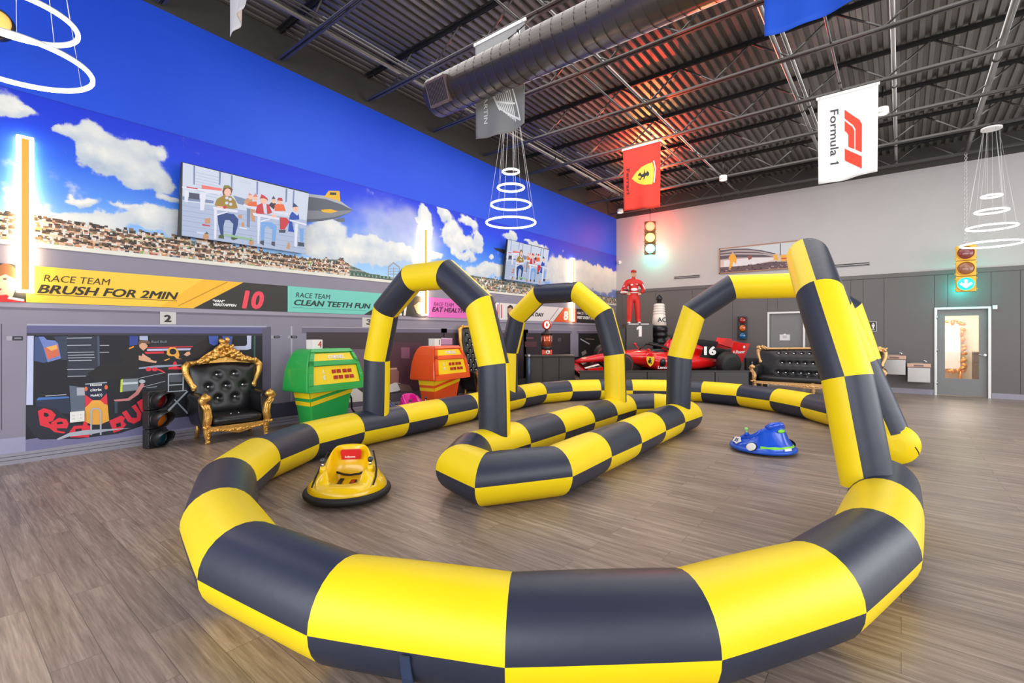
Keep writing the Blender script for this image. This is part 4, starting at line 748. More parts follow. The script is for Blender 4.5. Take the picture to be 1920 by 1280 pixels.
# ================================================================ toy fuel pumps
def bil(q, u, v): a, b, c, d = [np.array(p, float) for p in q]; return a*(1-u)*(1-v)+b*u*(1-v)+c*u*v+d*(1-u)*v
def patch(mb, q, poly, d, m, base=0.0):
    nn = np.cross(np.array(q[1], float)-q[0], np.array(q[3], float)-q[0]); nn /= np.linalg.norm(nn)
    A = [bil(q, u, v)+nn*base for u, v in poly]; B = [p+nn*d for p in A]; k = len(poly)
    mb.add(A+B, [list(range(k))[::-1], list(range(k, 2*k))]+[[i, (i+1) % k, k+(i+1) % k, k+i] for i in range(k)], m)
def fuel_pump(label, loc, rz, body, num, numcol, group):
    t = thing('toy_fuel_pump', label, 'fuel pump', loc, rz, group); t.scale = (.87, .95, .985); c = mat(label.split()[0]+'_pump_plastic', body, .3, var=.06, scale=2, coat=.3)
    y_ = mat('pump_yellow', (250, 214, 24), .35, var=.05, scale=2); w_ = mat('white_plastic', (236, 234, 230), .35)
    def rect(hx, y0, y1, z): return [(-hx, y0, z), (hx, y0, z), (hx, y1, z), (-hx, y1, z)]
    b = MB(); lo, hi = rect(.36, -.17, .17, .02), rect(.47, -.24, .22, .68); b.rings([lo, hi], c, smooth=False); base = b.build('base_body', parent=t, bevel=.025)
    F = (lo[0], lo[1], hi[1], hi[0]); S = (lo[3], lo[0], hi[0], hi[3]); S2 = (lo[1], lo[2], hi[2], hi[1])
    b = MB()
    for v0, v1, s0, s1 in ((.72, 1.0, .95, 1.0), (.54, .64, .77, .87)):
        patch(b, F, [(.01, v0), (.99, s0), (.99, s1), (.01, v1)], .004, y_); patch(b, S, [(.02, v0), (.99, v0), (.99, v1), (.02, v1)], .004, y_); patch(b, S2, [(.01, s0), (.98, s0), (.98, s1), (.01, s1)], .004, y_)
    b.build('stripes', parent=base)
    # head: a hood, wide at its lower edge, curving in to the top
    R = []; prof = ((.60, .60, -.37, .33), (.66, .60, -.365, .33), (.80, .585, -.345, .325), (.95, .56, -.315, .315), (1.10, .51, -.27, .29), (1.20, .46, -.23, .26), (1.255, .41, -.19, .22), (1.275, .34, -.14, .17))
    for z, hx, y0, y1 in prof: R.append(rect(hx, y0, y1, z))
    b = MB(); b.rings(R, c, smooth=False); head = b.build('head', parent=t, bevel=.03)
    def fp(x, z, d=0):     # point on the front of the head (x in -1..1)
        zs = [p[0] for p in prof]; hx = np.interp(z, zs, [p[1] for p in prof]); y = np.interp(z, zs, [p[2] for p in prof]); return np.array([hx*x, y-d, z])
    def quad(x0, x1, z0, z1, d): return [fp(x0, z0, d), fp(x1, z0, d), fp(x1, z1, d), fp(x0, z1, d)]
    sgn_ = quad(-.80, .84, 1.085, 1.20, .004); dis = quad(-.82, .86, .72, 1.00, .004); U = [(0, 0), (1, 0), (1, 1), (0, 1)]
    b = MB(); patch(b, sgn_, U, .004, y_); b.build('sign_panel', parent=head)
    b = MB(); patch(b, dis, U, .004, y_); dp = b.build('display_panel', parent=head)
    b = MB()
    for z0, z1 in ((.61, .715), (1.005, 1.08), (1.205, 1.255)):
        for k in range(3):
            za, zb2 = z0+(z1-z0)*k/3, z0+(z1-z0)*(k+1)/3; patch(b, quad(-.99, .99, za, zb2, .0), U, .035, c)
    for x0, x1 in ((-.99, -.83), (.87, .99)):
        for za in np.linspace(.7, 1.2, 6)[:-1]: patch(b, quad(x0, x1, za, za+.1, 0), U, .035, c)
    b.build('front_rim', parent=head)
    b = MB()
    for r, (v0, sh) in enumerate(((.58, 0), (.24, .03))):
        for k in range(4):
            u = .40+.115*k+(.02 if k > 1 else 0)+sh; patch(b, dis, [(u, v0), (u+.085, v0), (u+.085, v0+.2), (u, v0+.2)], .012, mat('pump_digit_red', (176, 30, 22), .4), .004)
    b.build('digit_wheels', parent=dp)
    up = bil(dis, .1, 1)-bil(dis, .1, 0); rr = bil(dis, 1, .5)-bil(dis, 0, .5)
    for ch, v in (('L', .6), ('\u20ac', .27)):
        o = bil(dis, .2, v); nn = np.cross(rr, up); nn /= np.linalg.norm(nn); text('unit_lettering', ch, w_, o+nn*.009, rr, up, .085, dp, .03, ext=.004)
    o = bil(sgn_, .34, .25); up = bil(sgn_, .1, 1)-bil(sgn_, .1, 0); nn = np.cross(rr, up); nn /= np.linalg.norm(nn)
    text('diesel_lettering', 'DIESEL', w_, o+nn*.009, rr, up, .085, head, .03, width=.36, ext=.004)
    b = MB(); b.box((-.34, -.16, 1.27), (-.14, .02, 1.42), w_); nb = b.build('number_block', parent=t, bevel=.006)
    text('number', num, numcol, (-.235, -.1615, 1.295), (1, 0, 0), (0, 0, 1), .15, nb, .012, ext=.002)
    b = MB(); b.box((-.25, -.12, 0), (.25, .12, .03), mat('red_plinth', (150, 40, 36), .5)); b.build('plinth', parent=t)
    b = MB(); b.tube([(.40, -.1, .62), (.50, -.15, .42), (.60, -.05, .22), (.72, .05, .16), (.86, .12, .08)], .018, 8, mat('black_rubber', (24, 24, 26), .6)); b.build('hose', parent=t)
    return t
rz_p = math.atan2(.97, -.241)
fuel_pump('green toy diesel pump numbered 4 next to the gold throne chair', (-7.28, 4.13, 0), rz_p-.14, (44, 170, 76), '4', mat('thin_red', (190, 50, 40), .5), 'toy fuel pumps along the mural')
fuel_pump('orange toy diesel pump numbered 1 seen through the near arch', (-7.25, 6.62, 0), rz_p-.14, (242, 88, 30), '1', mat('ink_black', (24, 24, 26), .5), 'toy fuel pumps along the mural')
# ================================================================ ride-on bumper cars (local -y is the open front)
def bumper_car(label, loc, rz, col, kind, group='ride-on bumper cars'):
    t = thing('bumper_car', label, 'bumper car', loc, rz, group); m = mat(label.split()[0]+'_car_plastic', col, .22, var=.05, scale=3, coat=.4); K = mat('black_rubber', (24, 24, 26), .6)
    n = 48; q = np.arange(n)*2*PI/n
    def ring(rx, ry, z, oy=0): return [(rx*math.cos(a), ry*math.sin(a)+oy, z(a) if callable(z) else z) for a in q]
    def rim(a):
        s = math.sin(a)            # +1 at the back
        return .175+.095*sstep(-.80, -.52, s)+.155*sstep(-.05, .8, s)
    def sq(rx, ry, z):     # squarish ring: the foot well
        o = []
        for a in q:
            k = (abs(math.cos(a))**4+abs(math.sin(a))**4)**-.25; k = 1+(k-1)*.75; o.append((rx*math.cos(a)*k, ry*math.sin(a)*k, z(a) if callable(z) else z))
        return o
    b = MB(); R = [ring(.345, .355, .075), ring(.345, .355, .11), ring(.325, .335, .15), ring(.285, .30, lambda a: .17+.18*(rim(a)-.17)), ring(.235, .265, lambda a: .18+.66*(rim(a)-.18)), ring(.205, .245, lambda a: rim(a)-.01), ring(.185, .228, lambda a: rim(a)+.006), sq(.172, .210, lambda a: rim(a)-.014), sq(.165, .19, lambda a: .13+.4*(rim(a)-.13)), sq(.155, .17, .125), sq(.05, .05, .12)]
    b.rings(R, m, False, True); body = b.build('body', parent=t)
    b = MB(); b.tube([(.35*math.cos(a), .36*math.sin(a), .065) for a in q], .034, 12, mat('blue_bumper', (20, 84, 200), .35) if kind == 'blue' else K, closed=True); b.cyl((0, 0, .012), (0, 0, .08), .3, .33, 32, K); b.build('bumper_ring', parent=t)
    b = MB()
    for x in (-.2, .2):
        for y in (-.14, .18): b.cyl((x-.015, y, .03), (x+.015, y, .03), .03, n=12, m=K)
    b.build('castors', parent=t)
    HG = mat('handle_green', (150, 220, 120), .4)
    for s in (-1, 1):
        h = MB(); h.tube([(s*.205, -.055, .24), (s*.205, -.06, .30)], [.036, .022], 12, m); h.tube([(s*.205, -.06, .28), (s*.207, -.065, .335)], .012, 10, ST if kind != 'blue' else HG); k = h.build('joystick', parent=t)
        g = MB(); g.lathe([(.012, 0), (.021, .01), (.024, .03), (.018, .045), (.0, .05)], 14, HG if kind == 'blue' else mat('joystick_grey', (70, 74, 80), .3, .4), (s*.207, -.066, .325)); g.build('grip', parent=k)
        g = MB(); pth = [(s*(.262+.008*f), -.2+.25*f, .185+.10*f+.02*f*f) for f in np.linspace(0, 1, 8)]
        g.tube([(s*.255, -.235, .17), (s*.262, -.12, .20), (s*.256, -.01, .24), (s*.232, .08, .31), (s*.205, .14, .38)], .008, 6, K if kind == 'yellow' else m); g.build('side_trim', parent=t)
    if kind == 'yellow':
        g = MB(); poly = [(-.085, .30), (.085, .30), (.095, .375), (.085, .395), (-.085, .395), (-.095, .375)]
        g.prism(poly, .012, ((0, .205, 0), (1, 0, 0), (0, -.12, 1)), mat('red_back_pad', (214, 36, 44), .35)); pd = g.build('back_pad', parent=t)
        text('pad_lettering', 'kidzone', mat('white_plastic', (236, 234, 230), .35), (-.055, .155, .315), (1, 0, 0), (0, -.12, 1), .03, pd, .02, ext=.001)
        g = MB(); g.tube([(-.13, .15, .185), (-.06, .12, .17), (0, .11, .165), (.08, .12, .17), (.13, .15, .185)], .01, 6, K); g.box((-.09, -.16, .122), (-.055, .12, .134), K); g.build('seat_belt', parent=t)
        g = MB(); g.box((.02, -.12, .122), (.07, .06, .136), K); g.box((.03, .005, .134), (.06, .03, .141), mat('red_switch', (210, 40, 36), .4)); g.box((.03, -.045, .134), (.06, -.015, .141), mat('red_switch', (210, 40, 36), .4)); g.build('control_panel', parent=t)
    if kind == 'blue':
        LG = mat('lime_plastic', (130, 220, 60), .35); WH = mat('white_plastic', (236, 234, 230), .35)
        g = MB(); band = lambda z, a0, a1, k, up: [(rr_*math.cos(a), rr_*1.03*math.sin(a), z+up*math.sin((a-a0)/(a1-a0)*PI*4)**2) for a in np.linspace(a0, a1, k) for rr_ in [.338]]
        lo_, hi_ = band(.115, .2*PI, .8*PI, 24, .008), [(x*.955, y*.955, z+.038) for x, y, z in band(.115, .2*PI, .8*PI, 24, -.006)]
        lo_ = [(x*1.015, y*1.015, z) for x, y, z in lo_]; hi_ = [(x*1.02, y*1.02, z) for x, y, z in hi_]
        g.add(lo_+hi_, [(i+1, i, 24+i, 25+i) for i in range(23)], LG); g.build('tail_stripe', parent=t)
        g = MB(); g.prism([(-.055, -.014), (.055, -.014), (.055, .018), (-.055, .018)], .01, ((.0, .355, .108), (-1, 0, 0), (0, -.3, 1)), WH); g.build('number_plate', parent=t)
        g = MB(); g.ball((0, .268, .37), (.06, .02, .03), 12, LG); g.build('round_badge', parent=t)
        g = MB(); g.tube([(-.12, .17, .40), (-.06, .2, .455), (.06, .2, .455), (.12, .17, .40)], .045, 12, m); g.build('spoiler', parent=t)
        for s in (-1, 1):
            M = frameM((s*.325, .12, .125), (-.12*s, 1*s, 0), (-s*.5, 0, 1)); g = MB(); g.lathe([(.062, 0), (.062, .012), (.05, .016), (.0, .016)], 20, WH, M=M); g.lathe([(.072, 0), (.072, .006), (.05, .008)], 20, K, M=M); g.build('wheel_disc', parent=t)
            M2 = frameM((s*.30, -.12, .17), (.25*s, 1*s, 0), (-s*.75, 0, 1)); g = MB(); pts = [(.075*math.cos(a)*(1+.12*math.cos(5*a)), .055*math.sin(a)*(1+.12*math.cos(5*a))) for a in np.arange(40)*2*PI/40]
            r_, u_ = np.array(M2.col[0][:3]), np.array(M2.col[1][:3]); g.prism(pts, .006, (M2.translation, r_, u_), WH); d_ = g.build('race_number_decal', parent=t)
            text('race_number', '35', mat('ink_blue', (40, 60, 110), .5), np.array(M2.translation)-r_*.045-u_*.026+np.cross(r_, u_)*.008, r_, u_, .075, d_, .04, ext=.001)
    if kind == 'pink':
        g = MB(); g.prism([(-.08, -.03), (.08, -.03), (.08, .05), (-.08, .05)], .006, ((.10, -.30, .16), (.95, .3, 0), (0, .5, 1)), mat('white_plastic', (236, 234, 230), .35)); g.build('decal', parent=t)
    return t
bumper_car('yellow ride-on bumper car with red back pad inside the near end of the track', (-3.93, 2.47, 0), .83, (252, 204, 14), 'yellow')
bumper_car('blue ride-on bumper car numbered 35 inside the right side of the track', (-1.37, 6.77, 0), 2.62+PI/2, (22, 84, 214), 'blue').scale = (1, 1, .80)
bumper_car('pink ride-on bumper car half hidden behind the track in front of the orange pump', (-6.62, 5.48, .0), 1.75, (226, 24, 150), 'pink')
t = bumper_car('dark blue spotted ride-on car between the near arch leg and the pink car', (-6.5, 4.72, 0), 1.5, (26, 60, 150), 'dark')
b = MB(); rnd = random.Random(2)
for a, z, r in ((-.3, .25, .03), (.2, .22, .035), (-.9, .2, .03), (.8, .24, .028), (-1.5, .2, .03), (0.5, .17, .03), (-.6, .15, .03)):
    s = .285 if z > .2 else .325; b.ball((s*math.cos(a), s*math.sin(a), z-.02), (r, r, r*.8), 10, mat('white_plastic', (236, 234, 230), .35))
b.build('spots', parent=t)
# ================================================================ traffic lights
def traffic_light(label, loc, rz, sc, body, lens, hood=True, lit=(0, 0, 0), group=None, arrow=False, door=None):
    """three-lamp signal, lens spacing .355 m times sc, facing local -y, standing from z = 0"""
    t = thing('traffic_light', label, 'traffic light', loc, rz, group); s = sc
    for i, c in enumerate(lens):
        zc = (.18+.355*(2-i))*s; h = MB(); h.box((-.17*s, -.02*s, zc-.172*s), (.17*s, .15*s, zc+.172*s), body)
        for x in (-.18, .18):
            for dz in (-.12, .12): h.box((x*s-.014*s, -.03*s, zc+dz*s-.012*s), (x*s+.014*s, .01*s, zc+dz*s+.012*s), body)
        hs = h.build('lamp_section', parent=t, bevel=.012*s)
        M = Matrix.Translation((0, -.02*s, zc)) @ Matrix.Rotation(PI/2, 4, 'X'); L = MB(); L.lathe([(.145*s, 0), (.14*s, .012*s), (.11*s, .032*s), (.06*s, .045*s), (.0, .05*s)], 28, c, M=M); le = L.build('lens', parent=hs)
        r = MB(); r.lathe([(.158*s, -.002), (.158*s, .03*s), (.146*s, .03*s), (.146*s, .0)], 28, door or body, M=M); r.build('lens_rim', parent=hs)
        if arrow and i == 2:
            a = MB(); ar = [(-.025, .09), (.025, .09), (.025, -.02), (.075, .03), (.105, .0), (0, -.1), (-.105, .0), (-.075, .03), (-.025, -.02)]
            a.prism([(x*s, z*s) for x, z in ar], .006, ((0, -.072*s, zc), (1, 0, 0), (0, 0, 1)), mat('arrow_glow', (240, 255, 255), .4, emit=(225, 255, 252), es=6)); a.build('arrow', parent=le)
        if hood:
            v = MB(); n = 28; R0 = []
            for k, (rr_, d) in enumerate(((.154, 0), (.154, 1), (.147, 1), (.147, 0))):
                R0.append([(rr_*s*math.cos(q), -.02*s-d*s*(.22+.10*math.sin(q)), zc+rr_*s*math.sin(q)) for q in np.arange(n)*2*PI/n])
            v.rings(R0, body, False, False, closed=True); v.build('visor', parent=hs)
    return t
BKM = mat('signal_black', (30, 31, 34), .38, var=.1); RDL = mat('red_lens', (110, 14, 16), .12, coat=.5); AML = mat('amber_lens', (190, 96, 14), .12, coat=.5); GNL = mat('blue_green_lens', (10, 66, 84), .12, coat=.5)
traffic_light('black hooded traffic light standing on the floor against the mural', (-7.58, 1.97, 0), math.radians(110), .70, BKM, (RDL, AML, GNL))
# ================================================================ stage corner at the back
cm = lambda px, t: pt(px, HZ, t)[:2]          # floor position at a depth t straight ahead of a bearing
STG = mat('stage_black_panel', (52, 49, 48), .45, var=.12, scale=2); STT = mat('stage_top', (40, 38, 38), .5)
yaw_s = YAW                                    # the stage front crosses the corner at the camera's own bearing
def loc3(px, t, z=0): p = cm(px, t); return (float(p[0]), float(p[1]), z)
# low stage that carries the car: front panels, sloped deck
st = thing('display_stage', 'low black panelled stage across the corner carrying the red racing car', 'stage', loc3(1245, 11.75), YAW)
b = MB()
for k in range(5): x = -2.07+.83*k; b.box((x+.01, 0, 0), (x+.82, .05, .56), STG); b.box((x+.08, -.008, .06), (x+.75, 0, .46), STG)
b.build('front_panel', parent=st, bevel=.004)
b = MB(); b.box((-2.1, -.015, .56), (2.1, .07, .60), STT); b.build('top_rail', parent=st)
b = MB(); b.add([(-2.1, .05, .28), (2.1, .05, .28), (2.1, 1.9, .52), (-2.1, 1.9, .52), (-2.1, .05, 0), (2.1, .05, 0), (2.1, 1.9, 0), (-2.1, 1.9, 0)], [(0, 1, 2, 3), (0, 4, 5, 1), (1, 5, 6, 2), (2, 6, 7, 3), (3, 7, 4, 0)], STT); b.build('deck', parent=st)
# tall counter to the left of it
ct = thing('counter', 'tall black panelled counter under the small red fuel pump replica', 'counter', loc3(1037, 12.2), YAW)
b = MB(); b.box((-.68, .03, 0), (.55, .55, .92), STG); b.build('carcass', parent=ct)
b = MB()
for k in range(3): x = -.68+.41*k; b.box((x+.02, .0, .05), (x+.40, .03, .90), STG); b.box((x+.07, -.006, .12), (x+.35, 0, .84), STG)
b.build('front_panel', parent=ct, bevel=.004)
b = MB(); b.box((-.71, -.04, .92), (.56, .58, .955), mat('counter_top', (74, 68, 64), .3)); b.build('worktop', parent=ct, bevel=.006)
b = MB(); b.cyl((-.62, -.05, 0), (-.62, -.05, .97), .05, n=16, m=mat('ribbed_steel_blue', (70, 84, 104), .3, .5)); b.lathe([(.055, .90), (.055, .955), (.03, .985)], 16, ST, (-.62, -.05, 0)); b.build('corner_post', parent=ct)
# red fuel pump replica on the counter
p = loc3(1025, 12.45, .958); RP = mat('replica_red', (214, 60, 36), .3, coat=.3); t = thing('pump_replica', 'small red visible-glass fuel pump replica with round globe on the counter', 'fuel pump', p, YAW)
b = MB(); b.box((-.13, -.11, 0), (.13, .11, .13), RP); base = b.build('base', parent=t, bevel=.01)
b = MB(); b.ball((.02, -.11, .07), (.06, .014, .055), 14, mat('cream_badge', (236, 226, 200), .4)); b.ball((.02, -.122, .07), (.02, .008, .02), 10, BKM); b.build('badge', parent=base)
b = MB(); b.cyl((0, 0, .13), (0, 0, .21), .14, n=20, m=BKM); b.build('collar', parent=t)
b = MB(); b.cyl((0, 0, .21), (0, 0, .52), .125, n=24, m=mat('copper_tank', (206, 92, 60), .18, .5, var=.3, scale=8)); b.build('tank', parent=t)
b = MB()
for a in np.arange(6)*PI/3: b.cyl((.133*math.cos(a), .133*math.sin(a), .21), (.133*math.cos(a), .133*math.sin(a), .52), .008, n=8, m=ST)
b.build('tank_rods', parent=t)
b = MB(); b.lathe([(.15, .52), (.15, .56), (.10, .58), (.05, .62), (.04, .66)], 20, BKM); b.build('cap', parent=t)
b = MB(); b.lathe([(.0, -.045), (.11, -.04), (.125, 0), (.11, .04), (.0, .045)], 24, RP, M=Matrix.Translation((0, 0, .77)) @ Matrix.Rotation(PI/2, 4, 'X')); gl = b.build('globe', parent=t)
b = MB(); b.torus((0, -.05, .77), .065, .022, 28, 8, mat('globe_white', (244, 240, 232), .4, emit=(255, 244, 230), es=.5), M=Matrix.Rotation(PI/2, 3, 'X') @ Matrix.Diagonal((.75, 1.15, 1))); b.build('globe_emblem', parent=gl)
# ---------------------------------------------------------------- red racing car
RC = mat('racing_red', (226, 22, 22), .22, var=.06, scale=2, coat=.6); RC2 = mat('racing_carbon', (22, 22, 25), .3, var=.15); TY = mat('tyre_rubber', (34, 33, 33), .55, var=.15); WHP = mat('decal_white', (240, 238, 234), .4); YSH = mat('shield_yellow', (250, 206, 30), .4)
nose = np.array(cm(1092, 12.35)); tail = np.array(cm(1408, 13.0)); ax = (tail-nose); CL = np.linalg.norm(ax); yawc = math.atan2(ax[1], ax[0])
car = thing('racing_car', 'red open-wheel racing car numbered 16 on the black stage', 'racing car', (float(nose[0]), float(nose[1]), .36), rot=(math.radians(8.5), 0, yawc)); car.scale = (1, 1, 1.1)
k = CL/5.5                                     # local x: nose 0 .. tail CL, y away from the viewer, z up
def sec(x, hw, z0, z1, e=3.0, n=24):
    o = []
    for q in np.arange(n)*2*PI/n:
        c, s = math.cos(q), math.sin(q); kk = (abs(c)**e+abs(s)**e)**(-1/e); o.append((x*k, .78+hw*k*c*kk, ((z0+z1)/2+(z1-z0)/2*s*kk)*k))
    return o
b = MB(); b.rings([sec(x, h, a, c, e) for x, h, a, c, e in ((.0, .10, .24, .32, 2.5), (.25, .14, .26, .40, 2.6), (.8, .20, .28, .50, 2.8), (1.4, .26, .26, .58, 3), (1.9, .33, .22, .62, 3), (2.3, .40, .16, .63, 3.2), (2.7, .44, .12, .60, 3.2))], RC); b.build('nose', parent=car)
b = MB(); b.rings([sec(x, h, a, c, e) for x, h, a, c, e in ((2.2, .36, .14, .60, 3), (2.5, .70, .10, .58, 3.4), (2.75, .72, .08, .60, 3.6), (3.3, .70, .08, .58, 3.4), (3.9, .58, .08, .52, 3), (4.5, .38, .1, .44, 2.6), (4.95, .2, .14, .38, 2.4))], RC); sp = b.build('sidepods', parent=car)
b = MB(); b.rings([sec(x, h, a, c, e) for x, h, a, c, e in ((3.0, .22, .5, .74, 2.4), (3.15, .2, .5, .96, 2.4), (3.4, .18, .5, .95, 2.2), (3.9, .12, .45, .84, 2), (4.5, .07, .4, .66, 2), (4.9, .05, .35, .5, 2))], RC); b.build('engine_cover', parent=car)
b = MB(); b.prism([(3.35*k, .62*k), (4.7*k, .50*k), (4.85*k, .86*k), (4.3*k, .93*k), (3.5*k, .95*k)], .02, ((0, .79, 0), (1, 0, 0), (0, 0, 1)), RC2); fin = b.build('shark_fin', parent=car)
b = MB(); b.prism([(4.0*k, .48*k), (5.0*k, .36*k), (5.0*k, .70*k), (4.1*k, .80*k)], .008, ((0, .78-.02*k, 0), (1, -.1, 0), (0, 0, 1)), RC2); b.build('black_flank', parent=car)
text('race_number', '16', WHP, (4.02*k, .78-.50*k, .56*k), (1, -.06, 0), (0, .15, 1), .33*k, car, .05, width=.40*k, ext=.004)
b = MB(); b.box((.0, -.0, 0), (CL*.9, .001, .0), RC2)
b = MB(); b.add([(2.3*k, .78+s*w*k, z*k) for z in (.05, .09) for s, w in ((-1, .7), (1, .7))]+[(5.0*k, .78+s*.55*k, z*k) for z in (.05, .09) for s in (-1, 1)], [(0, 1, 5, 4), (2, 6, 7, 3), (0, 4, 6, 2), (1, 3, 7, 5), (0, 2, 3, 1), (4, 5, 7, 6)], RC2); b.build('floor_plank', parent=car)
# cockpit opening, halo, mirrors, airbox
b = MB(); b.ball((2.75*k, .78, .60*k), (.36*k, .22*k, .05*k), 16, RC2); b.build('cockpit', parent=car)
b = MB(); b.tube([(3.12*k, .78-.26*k, .62*k), (2.9*k, .78-.27*k, .74*k), (2.55*k, .78-.18*k, .80*k), (2.35*k, .78, .80*k), (2.55*k, .78+.18*k, .80*k), (2.9*k, .78+.27*k, .74*k), (3.12*k, .78+.26*k, .62*k)], .026*k+.006, 10, RC2); b.tube([(2.35*k, .78, .80*k), (2.2*k, .78, .70*k), (2.1*k, .78, .6*k)], .02, 8, RC2); b.build('halo', parent=car)
for s in (-1, 1):
    b = MB(); b.tube([(2.25*k, .78+s*.3*k, .6*k), (2.2*k, .78+s*.5*k, .7*k)], .012, 6, RC); b.ball((2.2*k, .78+s*.56*k, .71*k), (.05*k, .1*k, .045*k), 10, RC); b.build('mirror', parent=car)
b = MB(); b.tube([(3.2*k, .78, .96*k), (3.2*k, .78, 1.02*k)], .02, 8, RC2); b.box((3.1*k, .70, 1.02*k), (3.32*k, .86, 1.06*k), RC2); b.build('camera_pod', parent=car)
# side intake and shield
b = MB(); b.ball((2.62*k, .78-.705*k, .36*k), (.10*k, .04, .14*k), 14, RC2); b.build('side_intake', parent=sp)
b = MB(); sh = [(-.085, .10), (.085, .10), (.092, .03), (.06, -.07), (0, -.13), (-.06, -.07), (-.092, .03)]; ox = np.array([2.26*k, .78-.60*k, .40*k])
b.prism([(x*k*1.25, z*k*1.25) for x, z in sh], .01, (ox, (1, -.35, 0), (0, .12, 1)), YSH); shd = b.build('shield_emblem', parent=sp)
HORSE = [(-.02, .07), (.0, .085), (.02, .078), (.028, .06), (.016, .055), (.022, .03), (.045, .022), (.05, .0), (.04, .008), (.024, .01), (.026, -.02), (.05, -.035), (.036, -.07), (.028, -.07), (.036, -.04), (.008, -.03), (.0, -.07), (-.01, -.075), (-.006, -.035), (-.03, -.045), (-.03, -.055), (-.004, -.02), (-.012, .01), (-.05, .02), (-.052, .012), (-.014, .03), (-.012, .05), (-.03, .055)]
def horse(par, o, r, u, s, m):
    b = MB(); b.prism([(x*s, z*s) for x, z in HORSE], .003, (o, np.array(r)/np.linalg.norm(r), np.array(u)/np.linalg.norm(u)), m); return b.build('horse_emblem', parent=par)
horse(shd, ox+np.array([-.02*k, -.015, 0]), (1, -.35, 0), (0, .12, 1), 1.15*k, BKM)
text('sponsor_lettering', 'Lenovo', WHP, (2.45*k, .78-.735*k, .20*k), (1, 0, 0), (0, 0, 1), .12*k, sp, .03, width=.46*k, ext=.003)
# front wing
b = MB(); b.add([(x*k, .78+s*.9*k, z*k) for x, z in ((-.05, .10), (.5, .16), (.5, .13), (-.05, .07)) for s in (-1, 1)], [(0, 1, 3, 2), (4, 5, 7, 6), (0, 2, 4, 6), (1, 7, 5, 3)], RC)
b.add([(x*k, .78+s*.86*k, z*k) for x, z in ((.25, .2), (.62, .3), (.62, .28), (.25, .18)) for s in (-1, 1)], [(0, 1, 3, 2), (4, 5, 7, 6), (0, 2, 4, 6), (1, 7, 5, 3)], RC2)
for s in (-1, 1): b.prism([(-.08*k, .04*k), (.66*k, .04*k), (.62*k, .30*k), (.2*k, .26*k)], .02, ((0, .78+s*.9*k, 0), (1, 0, 0), (0, 0, 1)), RC if s < 0 else RC2)
b.build('front_wing', parent=car)
b = MB(); b.prism([(.34*k, .215*k), (.62*k, .30*k), (.62*k, .305*k), (.34*k, .22*k)], .01, ((0, .78-.1, 0), (1, 0, 0), (0, 0, 1)), WHP); b.add([(.2*k, .3, .19*k), (.6*k, .2, .315*k), (.6*k, .34, .315*k), (.2*k, .44, .19*k)], [(0, 1, 2, 3)], WHP); b.build('wing_decal', parent=car)
# rear wing
b = MB()
for s in (-1, 1): b.prism([(4.95*k, .30*k), (5.42*k, .32*k), (5.64*k, .88*k), (5.08*k, .92*k)], .02, ((0, .78+s*.5*k, 0), (1, 0, 0), (0, 0, 1)), RC)
b.add([(x*k, .78+s*.5*k, z*k) for x, z in ((5.02, .76), (5.45, .88), (5.45, .85), (5.02, .73)) for s in (-1, 1)], [(0, 1, 3, 2), (4, 5, 7, 6), (0, 2, 4, 6), (1, 7, 5, 3)], RC)
rw = b.build('rear_wing', parent=car); text('sponsor_lettering', 'V-Power', WHP, (5.05*k, .78-.5*k-.026, .58*k), (1, 0, .06), (0, 0, 1), .13*k, rw, .03, .2, width=.42*k, ext=.003)
b = MB(); b.ball((5.44*k, .78-.5*k-.022, .78*k), (.04*k, .006, .045*k), 10, WHP); b.build('round_decal', parent=rw)
# wheels
for x, s, r, w in ((1.25, -1, .34, .33), (1.25, 1, .34, .33), (4.75, -1, .34, .40), (4.75, 1, .34, .40)):
    M = Matrix.Translation((x*k, .78+s*.82*k, .34*k)) @ Matrix.Rotation(PI/2, 4, 'X'); hw = w*k/2; R = r*k
    b = MB(); b.lathe([(R*.62, -hw), (R*.92, -hw), (R, -hw*.75), (R, hw*.75), (R*.92, hw), (R*.62, hw)], 32, TY, M=M); wh = b.build('wheel', parent=car)
    b = MB(); b.lathe([(R*.60, -hw*.8), (R*.62, hw*.9), (R*.5, hw*.7), (R*.12, hw*.6), (R*.08, hw*.9), (.0, hw*.9)], 24, RC2, M=M); b.lathe([(R*.60, hw*.8), (R*.62, -hw*.9), (R*.5, -hw*.7), (R*.12, -hw*.6)], 24, RC2, M=M); b.build('rim', parent=wh)
    if x > 4: continue
    b = MB(); b.torus((x*k, .78+s*.82*k-hw*1.005, .34*k), R*.8, .006, 32, 6, mat('tyre_red_mark', (190, 40, 60), .5), M=Matrix.Rotation(PI/2, 3, 'X')); b.build('tyre_stripe', parent=wh)
    b = MB()
    for z in (.28, .44):
        for dx in (-.2, .2): b.cyl((x*k, .78+s*(.82*k-hw), z*k), ((x+dx)*k, .78+s*.2*k, (z+.04)*k), .012, n=6, m=RC2)
    b.build('suspension_arms', parent=car)
